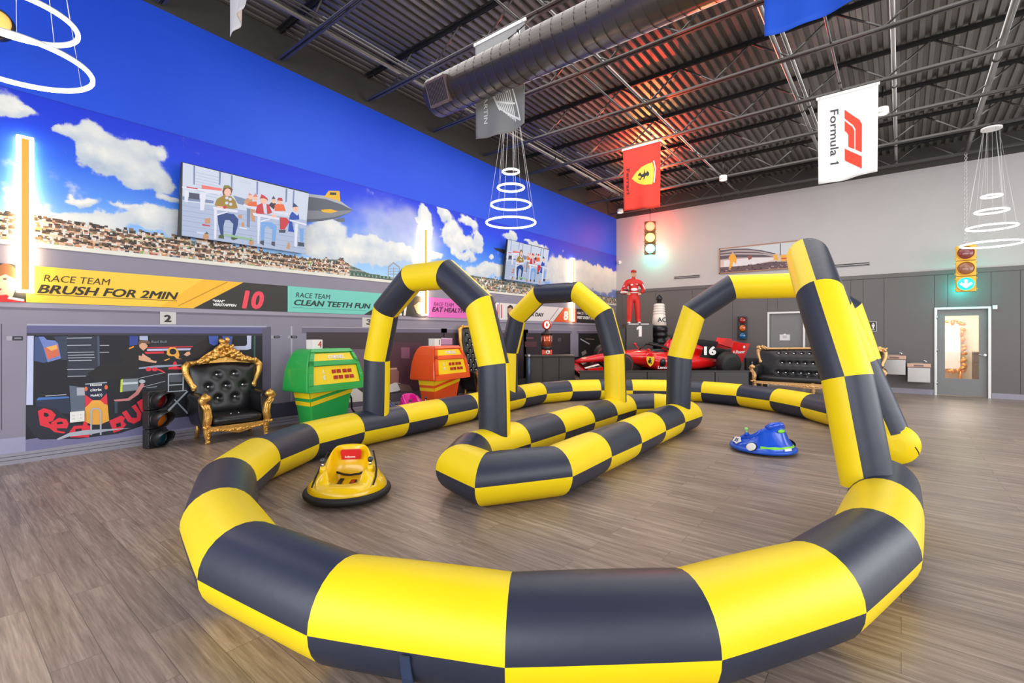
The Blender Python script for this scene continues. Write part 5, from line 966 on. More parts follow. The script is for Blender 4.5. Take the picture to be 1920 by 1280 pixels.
# ---------------------------------------------------------------- podium, driver statue, spark plug
PG = mat('podium_grey', (76, 74, 72), .5, var=.08, scale=2)
pd = thing('podium', 'grey winners podium block with a white number 1', 'podium', loc3(1192, 14.55), YAW)
b = MB(); b.box((-.36, -.34, 0), (.42, .34, 1.80), PG); top = b.build('centre_block', parent=pd, bevel=.006)
b = MB(); b.prism([(.02, 1.42), (.11, 1.42), (.11, 1.73), (.03, 1.73), (-.04, 1.68), (-.04, 1.61), (.02, 1.64)], .004, ((-.02, -.3405, 0), (1, 0, 0), (0, 0, 1)), WHP); b.build('number', parent=top)
b = MB(); b.box((-.72, -.28, 0), (-.365, .3, 1.66), mat('podium_dark', (50, 46, 44), .5)); b.build('side_block', parent=pd, bevel=.006)
b = MB(); b.box((-.30, -.345, 1.775), (.0, -.338, 1.80), WHP); b.box((.06, -.345, 1.775), (.30, -.338, 1.80), WHP); b.build('edge_plates', parent=top)
sp_ = thing('spark_plug_statue', 'giant white and dark spark plug statue marked AC beside the podium', 'statue', loc3(1236, 14.75), YAW)
DKS = mat('dark_plated_steel', (52, 54, 56), .3, .7, var=.2); 
b = MB(); b.box((-.3, -.2, 0), (.3, .2, .55), mat('plug_plinth', (30, 30, 30), .5)); b.cyl((0, 0, .55), (0, 0, .9), .13, n=20, m=DKS)
b.lathe([(.15, .9), (.19, .92), (.19, 1.02), (.16, 1.04), (.2, 1.06), (.2, 1.14), (.17, 1.16), (.2, 1.2), (.2, 1.32), (.16, 1.35), (.24, 1.4), (.25, 1.5), (.22, 1.54), (.25, 1.56), (.25, 1.70), (.2, 1.75)], 24, DKS); b.build('shell', parent=sp_)
b = MB(); pr = [(.2, 1.75), (.215, 1.76), (.185, 2.08)]
for j in range(4): z = 2.1+.075*j; pr += [(.165-.005*j, z), (.185-.006*j, z+.02), (.185-.006*j, z+.05)]
pr += [(.14, 2.42), (.08, 2.43)]; b.lathe(pr, 24, mat('porcelain_white', (238, 232, 220), .3)); ins = b.build('insulator', parent=sp_)
text('lettering', 'AC', BKM, (-.11, -.216, 1.86), (1, .06, 0), (0, .1, 1), .2, ins, .02, ext=.004)
b = MB(); b.lathe([(.08, 2.43), (.06, 2.52), (.09, 2.55), (.09, 2.62), (.05, 2.66), (.03, 2.7)], 16, DKS); b.build('terminal', parent=sp_)
# statue of a driver: one skinned body, suit, cap and helmet
ds = thing('driver_statue', 'statue of a person in red racing suit and cap holding a helmet, on the podium', 'statue', loc3(1188, 14.5, 1.803), YAW-.1); ds.scale = (.97, .97, .93)
SKN_ = mat('statue_skin', (226, 176, 140), .45); SUIT = mat('suit_red', (206, 34, 26), .55, var=.15, scale=8, bump=.2, bscale=22); SUITW = mat('suit_white', (238, 234, 230), .5)
def skinned(name, verts, edges, rad, m, parent, sub=2, root=0):
    me = bpy.data.meshes.new(name); me.from_pydata(verts, edges, []); me.materials.append(m); o = bpy.data.objects.new(name, me); COL.objects.link(o); o.parent = parent
    md = o.modifiers.new('skin', 'SKIN'); md.use_smooth_shade = True
    for i, v in enumerate(me.skin_vertices[0].data): v.radius = rad[i] if hasattr(rad[i], '__len__') else (rad[i], rad[i]); v.use_root = (i == root)
    o.modifiers.new('sub', 'SUBSURF').levels = sub; o.modifiers['sub'].render_levels = sub; return o
V = [(0, .0, .86), (0, .01, 1.05), (0, .0, 1.26), (0, .01, 1.38), (0, 0, 1.45), (0, -.01, 1.53), (-.10, 0, .80), (-.12, -.02, .46), (-.13, .01, .09), (-.15, -.10, .035), (.10, 0, .80), (.12, -.02, .46), (.14, .01, .09), (.17, -.10, .035),
     (-.19, .01, 1.36), (-.31, .0, 1.12), (-.23, -.17, .98), (.19, .01, 1.36), (.32, .03, 1.12), (.22, -.10, .98)]
E_ = [(0, 1), (1, 2), (2, 3), (3, 4), (4, 5), (0, 6), (6, 7), (7, 8), (8, 9), (0, 10), (10, 11), (11, 12), (12, 13), (3, 14), (14, 15), (15, 16), (3, 17), (17, 18), (18, 19)]
Rr = [(.155, .12), (.14, .11), (.175, .125), (.12, .09), .058, .06, .12, .095, .085, .06, .12, .095, .085, .06, .095, .07, .052, .095, .07, .052]
body_ = skinned('body', V, E_, Rr, SUIT, ds)
b = MB(); R = []
for z, rx, ry, oy in ((1.50, .045, .05, -.01), (1.53, .062, .075, -.02), (1.57, .072, .088, -.02), (1.62, .078, .095, -.012), (1.67, .077, .095, -.008), (1.71, .065, .08, 0), (1.735, .03, .04, 0)):
    R.append([(rx*math.cos(a), oy+ry*math.sin(a), z) for a in np.arange(16)*2*PI/16])
b.rings(R, SKN_); b.ball((0, -.112, 1.605), (.014, .022, .022), 8, SKN_)
for s in (-1, 1): b.ball((s*.078, .0, 1.61), (.012, .02, .03), 8, SKN_)
hd = b.build('head', parent=ds)
b = MB()
for s in (-1, 1): b.ball((s*.028, -.098, 1.63), (.011, .008, .007), 8, BKM)
b.ball((0, -.102, 1.565), (.024, .008, .005), 8, mat('statue_lips', (180, 90, 80), .5)); b.build('face_features', parent=hd)
b = MB(); R = []
for z, rx, ry in ((1.655, .085, .102), (1.69, .086, .102), (1.72, .076, .09), (1.745, .04, .05), (1.75, .01, .01)): R.append([(rx*math.cos(a), -.006+ry*math.sin(a), z) for a in np.arange(20)*2*PI/20])
b.rings(R, mat('cap_red', (180, 30, 26), .6)); b.ball((0, -.12, 1.662), (.065, .075, .010), 14, mat('cap_red', (180, 30, 26), .6)); b.build('cap', parent=ds)
b = MB(); b.ball((0, -.118, 1.10), (.11, .02, .05), 12, SUITW); b.ball((-.07, -.112, 1.25), (.04, .016, .03), 10, SUITW); b.ball((.08, -.112, 1.27), (.045, .014, .012), 10, SUITW)
for s in (-1, 1): b.tube([(s*.26, -.04, 1.28), (s*.31, -.045, 1.18), (s*.34, -.03, 1.1)], .022, 8, SUITW)
b.build('suit_patches', parent=body_)
b = MB(); b.torus((0, 0, 1.0), .135, .014, 24, 6, SUITW, M=Matrix.Diagonal((1.05, .82, 1))); b.build('belt', parent=body_)
for s in (-1, 1):
    b = MB(); b.ball((s*.155, -.08, .032), (.052, .12, .032), 12, SUITW); b.build('shoe', parent=ds)
    hx, hy, hz = (-.21, -.23, .95) if s < 0 else (.18, -.13, .95); b = MB(); b.ball((hx, hy, hz), (.04, .045, .035), 10, SKN_)
    for f in range(4): b.tube([(hx-s*.01, hy-.03, hz-.024+.016*f), (hx-s*.05, hy-.05, hz-.026+.016*f), (hx-s*.075, hy-.03, hz-.028+.014*f)], [.010, .009, .007], 6, SKN_)
    b.tube([(hx, hy, hz+.03), (hx-s*.035, hy-.03, hz+.045), (hx-s*.055, hy-.02, hz+.03)], [.011, .009, .007], 6, SKN_); b.build('hand', parent=ds)
hl = thing('racing_helmet', 'racing helmet in red and white held at the hip of the driver statue', 'helmet', tuple(np.array(ds.location)+Matrix.Rotation(YAW-.1, 3, 'Z') @ Vector((-.30, -.21, .86))), YAW-.1)
b = MB(); b.ball((0, 0, .12), (.115, .135, .12), 18, mat('helmet_red', (200, 40, 30), .2, coat=.5)); sh_ = b.build('shell', parent=hl)
b = MB(); b.ball((.02, -.05, .13), (.105, .098, .04), 14, BKM); b.build('visor', parent=hl); b = MB(); b.ball((-.01, -.03, .07), (.115, .118, .045), 14, SUITW); b.build('chin_bar', parent=hl)
# black traffic light on the back wall behind the car
q = pY(1391, 613, YB-.2)
traffic_light('black wall traffic light with red, amber and blue lenses above the racing car tail', (float(q[0]), YB-.14, float(q[2])-.38), .42, .66, BKM, (mat('red_lens_bright', (150, 20, 22), .1, coat=.6), mat('amber_lens_bright', (206, 96, 20), .1, coat=.6), mat('blue_lens', (16, 90, 140), .1, coat=.6)), hood=False)
# dark speaker cabinets left of the sofa
cb = thing('speaker_cabinet', 'black speaker cabinet between the racing car and the sofa', 'speaker', loc3(1417, 13.3), YAW*.5)
b = MB(); b.box((-.26, -.2, 0), (.26, .25, .82), mat('cabinet_black', (34, 33, 33), .5)); cbo = b.build('cabinet', parent=cb, bevel=.01)
b = MB()
for x in (-.14, .0, .14): b.box((x-.035, -.215, .3), (x+.035, -.2, .76), mat('cabinet_slot', (16, 16, 16), .6))
b.build('grille', parent=cbo)
b = MB(); b.box((-.13, -.222, .42), (-.10, -.214, .74), ST); b.build('chrome_strip', parent=cbo)
# ================================================================ things on the back wall
def onwall(px, py): return pY(px, py, YB)
def wallthing(nm, label, cat, px, py, group=None): q = onwall(px, py); return thing(nm, label, cat, (float(q[0]), YB, float(q[2])), 0, group), q
t, q = wallthing('framed_panorama', 'long framed panorama photograph of a racetrack stand high on the back wall', 'picture', 1428, 482)
NB = (0, -1, 0); oB = (0, YB-.035, 0); a0, a1 = onwall(1349, 490), onwall(1508.5, 480); zt0, zb0 = float((onwall(1349, 466.5)[2]+onwall(1508, 449)[2])/2), float(onwall(1350, 513.5)[2])
x0, x1 = float(a0[0]-q[0]), float(a1[0]-q[0]); z0, z1 = zb0-float(q[2]), zt0-float(q[2])
b = MB(); FRM = mat('picture_frame_wood', (172, 128, 96), .45)
b.box((x0, -.035, z0), (x1, -.001, z1), mat('frame_back', (60, 50, 46), .6)); b.build('backing', parent=t)
b = MB()
for u in ((x0, z0, x1, z0+.03), (x0, z1-.03, x1, z1), (x0, z0, x0+.03, z1), (x1-.03, z0, x1, z1)): b.box((u[0], -.05, u[1]), (u[2], -.03, u[3]), FRM)
b.build('frame', parent=t)
Pn = lambda L: [(1320+x/8, 420+y/8) for x, y in L]
GYP = ink((92, 84, 92)); LGP = ink((226, 226, 226)); ORG = ink((240, 176, 60))
s = [(ink((206, 214, 216)), Pn([(245, 375), (1500, 240), (1500, 640), (245, 740)])), (ink((214, 196, 188)), Pn([(245, 470), (1100, 440), (1420, 470), (1500, 470), (1500, 560), (245, 640)])),
     (ink((176, 164, 164)), Pn([(245, 395), (640, 366), (850, 390), (1060, 445), (1040, 500), (700, 500), (245, 545)])), (GYP, Pn([(245, 395), (420, 372), (640, 366), (850, 390), (1080, 440), (1060, 452), (850, 408), (640, 384), (420, 392), (245, 425)])), (GYP, Pn([(245, 440), (500, 415), (800, 420), (980, 450), (800, 434), (500, 432), (245, 460)])), (GYP, Pn([(245, 480), (500, 456), (900, 462), (1040, 490), (900, 494), (500, 500), (245, 530)])), (LGP, Pn([(300, 545), (700, 510), (1040, 500), (1040, 540), (600, 630), (300, 640)])),
     (ink((104, 84, 88)), Pn([(245, 650), (700, 615), (1000, 565), (1300, 560), (1500, 555), (1500, 640), (1000, 690), (245, 740)])), (GYP, Pn([(1138, 290), (1152, 290), (1152, 470), (1138, 470)])), (ORG, Pn([(370, 500), (410, 450), (460, 450), (495, 520), (480, 600), (440, 560), (410, 690), (370, 680), (390, 570)])), (ink((220, 170, 140)), Pn(ell(432, 440, 16, 18))), (ORG, Pn([(1040, 460), (1100, 455), (1110, 545), (1050, 540)])), (ORG, Pn([(1150, 465), (1400, 450), (1380, 560), (1160, 560)])), (ink((190, 70, 50)), Pn([(1160, 508), (1380, 498), (1380, 520), (1160, 525)])), (ink((150, 90, 80)), Pn([(650, 480), (720, 470), (715, 520), (670, 540)]))]
rnd = random.Random(6)
for i in range(46):
    x = rnd.uniform(270, 1480); y = 735-(x-245)*.085-rnd.uniform(0, 1)*min(110, 40+x*.08); s.append((ink((70, 60, 66)) if i % 3 else ink((168, 140, 140)), Pn(ell(x, y, 16, 10, 8))))
art('print', s, oB, NB, t, (float(q[0]), YB, float(q[2])), .002, .0002)
for lab, xx, yy in (('long black air slot left of the framed panorama on the back wall', (1263, 1312.5), (521, 517.5)), ('long black air slot right of the tall near arch on the back wall', (1560, 1631), (499, 494.5))):
    t, q = wallthing('air_slot', lab, 'vent', (xx[0]+xx[1])/2, (yy[0]+yy[1])/2, 'air slots in the back wall'); w = float(onwall(xx[1], yy[1])[0]-onwall(xx[0], yy[0])[0])/2
    b = MB(); b.box((-w, -.012, -.05), (w, -.001, .05), mat('slot_frame', (168, 164, 164), .5)); fr_ = b.build('slot_plate', parent=t)
    for z in (-.035, .012): b = MB(); b.box((-w+.02, -.014, z), (w-.02, -.012, z+.024), BKM); b.build('slot', parent=fr_)
t, q = wallthing('wall_camera', 'small round white camera high on the back wall near the corner', 'camera', 1162, 492)
b = MB(); b.cyl((0, 0, 0), (0, -.05, 0), .07, n=20, m=WT); b.ball((0, -.06, 0), (.055, .05, .055), 14, WT); ho = b.build('housing', parent=t); b = MB(); b.ball((.0, -.105, -.0), (.02, .012, .02), 10, BKM); b.build('camera_lens', parent=ho)
t, q = wallthing('restroom_sign', 'small dark restroom sign with two white figures on the back wall', 'sign', 1633, 612)
b = MB(); b.box((-.12, -.03, -.13), (.12, -.012, .13), mat('sign_border_white', (230, 228, 226), .4)); b.box((-.11, -.032, -.12), (.11, -.03, .12), mat('sign_black', (58, 56, 56), .4)); pl_ = b.build('plate', parent=t)
b = MB()
for s in (-1, 1):
    b.prism([(s*.05+x, z) for x, z in ell(0, .075, .017, .017, 10)], .003, ((0, -.033, 0), (1, 0, 0), (0, 0, 1)), WHP)
    b.prism([(s*.05-.03, .05), (s*.05-.03, -.0), (s*.05-.014, -.0), (s*.05-.014, -.05), (s*.05+.014, -.05), (s*.05+.014, 0), (s*.05+.03, 0), (s*.05+.03, .05)][::-1], .003, ((0, -.033, 0), (1, 0, 0), (0, 0, 1)), WHP)
b.box((-.08, -.036, -.09), (.08, -.033, -.075), WHP); b.build('pictogram', parent=pl_)
t, q = wallthing('door_alarm', 'small white alarm box above the right corner of the glass door', 'alarm', 1865, 576)
b = MB(); b.box((-.04, -.06, -.045), (.04, -.012, .045), WT); b.build('case', parent=t, bevel=.006)
q = onwall(1471, 632); t = thing('paper_notice', 'white paper notice taped to the grey door behind the sofa', 'notice', (float(q[0]), YB+.03, float(q[2])))
b = MB(); b.box((-.13, -.003, -.09), (.13, -.001, .08), mat('paper', (232, 230, 226), .7)); pp = b.build('sheet', parent=t); b = MB(); b.box((-.03, -.004, .06), (.03, -.003, .10), mat('tape', (240, 240, 240), .4)); b.build('tape', parent=pp)
b = MB()
for z, w in ((.035, .06), (.005, .05), (-.02, .05)): b.box((-w, -.0036, z), (w, -.003, z+.008), mat('ink_grey', (130, 128, 126), .6))
b.build('printed_lines', parent=pp)
# ---------------------------------------------------------------- drinking fountains
FSS = mat('fountain_steel', (176, 172, 170), .28, .7, var=.1, scale=3); FTR = mat('fountain_trim', (186, 150, 132), .3, .6)
def fountain(label, px0, px1, ptop, pbot):
    Yf = YB-.30; a, b_ = pY(px0, ptop, Yf), pY(px1, ptop, Yf); zt = float(a[2]+pY(px1, ptop, Yf)[2])/2; zb = float(pY((px0+px1)/2, pbot, Yf)[2]); w = float(b_[0]-a[0])
    t = thing('drinking_fountain', label, 'drinking fountain', (float(a[0]+b_[0])/2, YB, zb), 0, 'drinking fountains on the back wall'); h = zt-zb
    b = MB(); b.box((-w/2+.01, -.29, 0), (w/2-.01, -.012, h-.1), FSS); b.build('cabinet', parent=t, bevel=.012)
    b = MB(); b.box((-w/2, -.31, h-.1), (w/2, -.012, h), FTR); bs = b.build('basin_band', parent=t, bevel=.012)
    b = MB(); b.lathe([(.14, 0), (.15, .014), (.13, .01), (.08, -.005), (.0, -.008)], 28, FSS, (-.03, -.17, h), M=Matrix.Diagonal((1.1, .8, 1, 1))); b.build('bowl', parent=bs)
    b = MB(); b.tube([(w/2-.09, -.17, h), (w/2-.09, -.17, h+.05), (w/2-.12, -.18, h+.07), (w/2-.14, -.19, h+.055)], [.024, .022, .02, .012], 10, ST); b.build('spout', parent=bs)
    b = MB(); b.box((-w*.2, -.316, h-.075), (w*.2, -.308, h-.035), mat('push_bar_brown', (120, 100, 92), .4)); b.build('push_bar', parent=bs)  # push bar in a darker brown than the basin band
fountain('higher steel drinking fountain next to the sofa', 1654.5, 1699, 666, 702.5); fountain('lower steel drinking fountain beside the glass door', 1700, 1745.5, 681, 717)
# picture beyond the glass door
t = thing('gold_framed_mirror', 'ornate gold framed white panel seen through the glass door', 'mirror', (D3[0]+.32, YB+2.9, .0)); b = MB(); b.box((-.30, 0, .5), (.30, .04, 1.75), mat('paper', (232, 230, 226), .7)); b.build('panel', parent=t)
b = MB(); rnd = random.Random(8); GD2 = mat('amber_gold', (226, 150, 60), .35, .5); carve(b, [(-.36, -.02, .45), (-.38, -.02, 1.2), (-.3, -.02, 1.85), (.3, -.02, 1.85), (.38, -.02, 1.2), (.36, -.02, .45), (-.36, -.02, .45)], .07, 44, GD2, rnd); b.build('carved_frame', parent=t)
b = MB(); b.cyl((-.3, .0, 0), (-.3, .0, .5), .04, m=GD2); b.cyl((.3, .0, 0), (.3, .0, .5), .04, m=GD2); b.build('feet', parent=t)
t = thing('exit_sign', 'small yellow lit sign seen through the top of the glass door', 'sign', (D3[1]-.05, YB+1.6, 2.18)); b = MB(); b.box((-.14, 0, 0), (.14, .03, .2), mat('yellow_sign', (236, 226, 90), .4, emit=(240, 226, 90), es=.6)); b.cyl((0, .015, .2), (0, .015, .42), .008, m=ST); b.build('lit_box', parent=t)
t = thing('corridor_cabinet', 'dark cabinet with tan top seen through the glass door', 'cabinet', (D3[1]+.12, YB+2.4, 0)); b = MB(); b.box((-.16, 0, 0), (.16, .4, 1.0), mat('cabinet_brown', (92, 74, 60), .5)); b.build('body', parent=t); b = MB(); b.box((-.18, -.02, 1.0), (.18, .42, 1.03), mat('counter_tan', (196, 160, 116), .4)); b.build('top', parent=t)
# ================================================================ under the roof
JST = mat('joist_steel', (86, 84, 83), .42, .5, var=.15, scale=3); JLT = mat('galvanised_pipe', (150, 148, 146), .35, .7, var=.15, scale=4); JDK = mat('dark_steel', (48, 47, 47), .45, .5)
def chord(Y): return 5.60+.028*(YB-Y)
names = {15.1: 'roof joist tight against the back wall', 13.5: 'first roof joist from the back wall', 11.87: 'second roof joist from the back wall', 10.24: 'roof joist carrying the red and white flags', 8.6: 'roof joist just in front of the red and white flags', 6.98: 'roof joist carrying the middle ring chandelier', 5.35: 'roof joist carrying the grey and blue flags', 3.7: 'roof joist in front of the round duct, next to the camera side', 2.07: 'roof joist close to the camera near the top left corner', .43: 'roof joist directly above the camera'}
X0, X1 = XL+.06, XR-.3
proto = None
def make_joist(Y, label):
    t = thing('roof_joist', 'dark steel '+label, 'roof joist', (0, Y, chord(Y)), 0, 'open web roof joists'); d = zdeck(Y)-chord(Y)-.004
    b = MB()
    for s in (-1, 1): b.box((X0, s*.032-.026, 0), (X1, s*.032+.026, .008), JST); b.box((X0, s*.012-.004, 0), (X1, s*.012+.004, .05), JST)
    b.build('bottom_chord', parent=t)
    b = MB()
    for s in (-1, 1): b.box((X0, s*.036-.03, d-.01), (X1, s*.036+.03, d), JDK); b.box((X0, s*.012-.004, d-.06), (X1, s*.012+.004, d), JDK)
    b.build('top_chord', parent=t); n = 12; w = (X1-X0-.3)/n; first = [None, None]
    for i in range(n):
        x = X0+.15+w*i
        for s in (0, 1):
            if first[s] is None:
                b = MB(); b.tube([(0, 0, d-.03), (w/2, 0, .03)] if s == 0 else [(0, 0, .03), (w/2, 0, d-.03)], .017, 6, JST); o = b.build('web_bar', parent=t); first[s] = o
            else: o = first[s].copy(); COL.objects.link(o); o.parent = t
            o.location = (x+s*w/2, 0, 0)
    return t
for Y, l in names.items(): make_joist(Y, l)
# bridging and pipes that run along the room
def along(label, nm, px, py, zoff, r, m, y0, y1, cat='pipe', wav=0):
    p = None; d = ray(px, py); t_ = None
    for _ in range(6):
        Y = (d*(t_ or 8))[1]; z = chord(min(max(Y, 0), YB))+zoff; t_ = (z-CH)/d[2]
    X = float((d*t_)[0]); t = thing(nm, label, cat, (X, y0, chord(y0)+zoff), 0, 'pipes under the roof'); b = MB(); n = 12
    b.tube([(0, (y1-y0)*i/n, chord(y0+(y1-y0)*i/n)-chord(y0)) for i in range(n+1)], r, 10, m); b.build('run', parent=t)
    for k in range(4):
        b = MB(); y = (y1-y0)*(k+.5)/4; z = chord(y0+y)-chord(y0); b.torus((0, y, z), r+.006, .008, 16, 6, JDK, M=Matrix.Rotation(PI/2, 3, 'X')); b.cyl((0, y, z+r), (0, y, zdeck(y0+y)-chord(y0)-zoff), .006, n=6, m=JDK); b.build('hanger', parent=t)
    return t
along('thin grey conduit left of the red flag under the roof', 'conduit', 1135, 120, .10, .022, JLT, 5, YB-.1)
along('pair of grey sprinkler pipes between the red and white flags, left one', 'sprinkler_pipe', 1468, 118, .12, .035, JLT, 3, YB-.1)
along('second grey sprinkler pipe just left of the white flag', 'sprinkler_pipe', 1488, 118, .18, .03, JLT, 3, YB-.1)
along('pale square-punched channel right of the white flag', 'strut_channel', 1676, 130, .14, .03, mat('punched_channel', (170, 168, 166), .4, .5), 3, YB-.1)
along('grey main pipe near the right edge under the roof', 'sprinkler_pipe', 1862, 130, .16, .045, JLT, 3, YB-.1)
along('long grey pipe close along the blue wall under the roof', 'sprinkler_pipe', 740, 130, .12, .04, JLT, 1, YB-.3)
for i, (px, py, lab) in enumerate(((1000, 60, 'slim dark bridging rod above the big duct'), (1120, 330, 'slim dark bridging rod behind the red flag'), (1560, 90, 'slim dark bridging rod above the white flag'), (640, 60, 'slim dark bridging rod over the blue wall'))):
    along(lab, 'bridging_rod', px, py, .03, .016, JST, .5, YB-.1, 'rod')
# recessed lamps
def can(label, px, py, z):
    p = pz(px, py, z); t = thing('can_light', label, 'lamp', (float(p[0]), float(p[1]), z), 0, 'small can lights under the roof'); b = MB(); b.lathe([(.09, .12), (.10, .0), (.085, .0), (.08, .03)], 20, WT); b.cyl((0, 0, .12), (0, 0, zdeck(p[1])-z), .012, n=8, m=JDK); sh = b.build('can', parent=t)
    b = MB(); b.lathe([(.08, .02), (.0, .02)], 20, mat('lamp_lens', (250, 246, 238), .4, emit=(255, 244, 228), es=3)); b.build('diffuser', parent=sh)
can('small white can light between the red and white flags', 1356, 338, 5.55); can('small white can light just right of the white flag', 1655, 214, 5.68); can('small white can light in the corner above the mural end', 1163, 399, 5.45)
# ---------------------------------------------------------------- round duct
DU = mat('spiral_duct_steel', (92, 84, 81), .34, .7, var=.12, scale=1.5)
dt = thing('round_duct', 'big dark spiral-seam round duct hanging across the top of the view', 'duct', (-5.42, 4.9, 5.03)); dl = 11.5; Rd = .275
b = MB(); b.tube([(0, 0, 0), (dl, 0, 0)], Rd, 40, DU, caps=True); du = b.build('barrel', parent=dt)
b = MB(); n = int(dl/.155)
for i in range(n):      # spiral lock seam
    pass
path = [(x, (Rd-.001)*math.cos(2*PI*x/.155), (Rd+.002)*math.sin(2*PI*x/.155)) for x in np.linspace(.02, dl-.02, n*24)]; b.tube(path, .0032, 4, mat('duct_seam', (60, 54, 52), .4, .6)); b.build('spiral_seam', parent=du)
a_ = math.radians(200); M = Matrix.Rotation(math.radians(38), 4, 'X')
b = MB(); b.box((.10, -.17, -Rd-.012), (.50, .17, -Rd+.06), mat('register_rim', (116, 96, 90), .4, .5), M=M @ Matrix.Rotation(-PI/2-.3, 4, 'X')); gr = b.build('register', parent=dt)
b = MB()
for i in range(12): x = .125+.03*i; b.box((x, -.14, -Rd-.018), (x+.014, .14, -Rd-.01), BKM, M=M @ Matrix.Rotation(-PI/2-.3, 4, 'X'))
b.build('register_slots', parent=gr)
for x in (1.55, 4.2, 6.9, 9.6):
    b = MB(); zt = chord(5.35)-5.03
    for s in (-1, 1): b.tube([(x, s*Rd*.72, Rd*.72), (x, 0, Rd+.12)], .008, 6, JDK)
    b.tube([(x, 0, Rd+.12), (x, .45, chord(5.35)-5.03+.004)], .009, 6, JDK); b.ball((x, 0, Rd+.12), .02, 8, JDK); b.build('suspension_wire', parent=dt)
# ---------------------------------------------------------------- flags
def flag(label, Y, xa, xb, drop, rgb, seed=0, curl=0, rod=True, zdrop=0):
    zt = chord(Y)-.02-zdrop; t = thing('hanging_flag', label, 'flag', ((xa+xb)/2, Y-.06, zt), 0, 'racing flags hung from the roof joists'); w = xb-xa; rnd = random.Random(seed); p1, p2 = rnd.uniform(0, 6), rnd.uniform(0, 6)
    m = mat('flag_%d' % seed, rgb, .7, var=.05, scale=2)
    def S(u, v): return (w*(u-.5)*(1-.03*v), -.035*v*math.sin(6*u+p1)-.02*v*math.sin(13*u+p2+2*v)-curl*v*v*u, -drop*v*(1+.02*math.sin(4*u+p1))-.02*math.sin(u*PI))
    b = MB(); nu, nv = 20, 24; vs = [S(i/nu, j/nv) for j in range(nv+1) for i in range(nu+1)]; b.add(vs, [(j*(nu+1)+i, (j+1)*(nu+1)+i, (j+1)*(nu+1)+i+1, j*(nu+1)+i+1) for j in range(nv) for i in range(nu)], m, True); cl = b.build('cloth', parent=t)
    so = cl.modifiers.new('cloth_thickness', 'SOLIDIFY'); so.thickness = .004
    b = MB(); b.box((-w/2-.02, -.012, -.045), (w/2+.02, .012, .0), mat('flag_header_white', (232, 232, 230), .5)); b.build('header_band', parent=t)
    b = MB()
    for s in (-.46, .46): b.torus((s*w, -.015, -.02), .014, .004, 14, 6, ST, M=Matrix.Rotation(PI/2, 3, 'X')); b.tube([(s*w, 0, -.01), (s*w, .04, .05)], .003, 5, JDK)
    b.build('grommets', parent=t); return t, cl, S, w, drop
def onflag(par, S, w, drop, m, polys, nm='print', front=.006):
    """polygons in flag units (u across, v down) lying just in front of the cloth"""
    b = MB()
    for poly in polys:
        bm = bmesh.new(); vv = [bm.verts.new((u, v, 0)) for u, v in poly]; f = bm.faces.new(vv); bmesh.ops.triangulate(bm, faces=[f]); bmesh.ops.subdivide_edges(bm, edges=bm.edges[:], cuts=2, use_grid_fill=True)
        o = len(b.v); idx = {v: i for i, v in enumerate(bm.verts)}
        P = []
        for v in bm.verts: q = S(v.co.x, v.co.y); P.append((q[0], q[1]-front, q[2]))
        b.add(P, [[idx[v] for v in f.verts] for f in bm.faces], m); bm.free()
    return b.build(nm, parent=par)
def flagtext(par, S, w, drop, body, m, u0, v0, v1, size_u, bold=0, front=.007, nm='lettering'):
    """lettering that reads downwards: along +v, cap tops towards +u"""
    c = bpy.data.curves.new('t', 'FONT'); c.body = body; c.size = 1; c.offset = bold; c.resolution_u = 3; o = bpy.data.objects.new('t', c); COL.objects.link(o)
    me = bpy.data.meshes.new_from_object(o.evaluated_get(bpy.context.evaluated_depsgraph_get())); COL.objects.unlink(o); bpy.data.objects.remove(o)
    xs = [v.co.x for v in me.vertices]; lo, hi = min(xs), max(xs)
    for v in me.vertices:
        q = S(u0+size_u*v.co.y, v0+(v1-v0)*(v.co.x-lo)/(hi-lo)); v.co = (q[0], q[1]-front, q[2])
    me.materials.clear(); me.materials.append(m); ob = bpy.data.objects.new(nm, me); COL.objects.link(ob); ob.parent = par; return ob
FK = ink((60, 58, 60)); FR = ink((234, 60, 30)); FW_ = ink((238, 238, 236)); FY = ink((250, 212, 70))
def fx(px, py, Y): return float(pY(px, py, Y)[0])
# white flag with the red racing emblem
Yf = 10.18; t, cl, S, w, dr = flag('white flag with red slanted racing emblem and Formula 1 lettering', 10.24, fx(1533, 180, Yf), fx(1647, 153, Yf), 1.53, (238, 238, 237), 3)
zu = lambda L: [((x-372)/458, (y-(722-(x-372)*.25))/((1345-610)*.98-0)) for x, y in L]
onflag(cl, S, w, dr, FR, [[(.46, .20), (.70, .36), (.745, .42), (.745, .745), (.64, .69), (.64, .455), (.60, .40), (.46, .30)], [(.46, .325), (.59, .42), (.62, .47), (.62, .68), (.52, .63), (.52, .50), (.50, .47), (.46, .44)], [(.46, .64), (.745, .79), (.745, .93), (.46, .775)]])
flagtext(cl, S, w, dr, 'Formula 1', FK, .22, .175, .80, .20, .012); onflag(cl, S, w, dr, FK, [[(.365, .80), (.335, .765), (.318, .765), (.345, .80)]], 'numeral_flag')
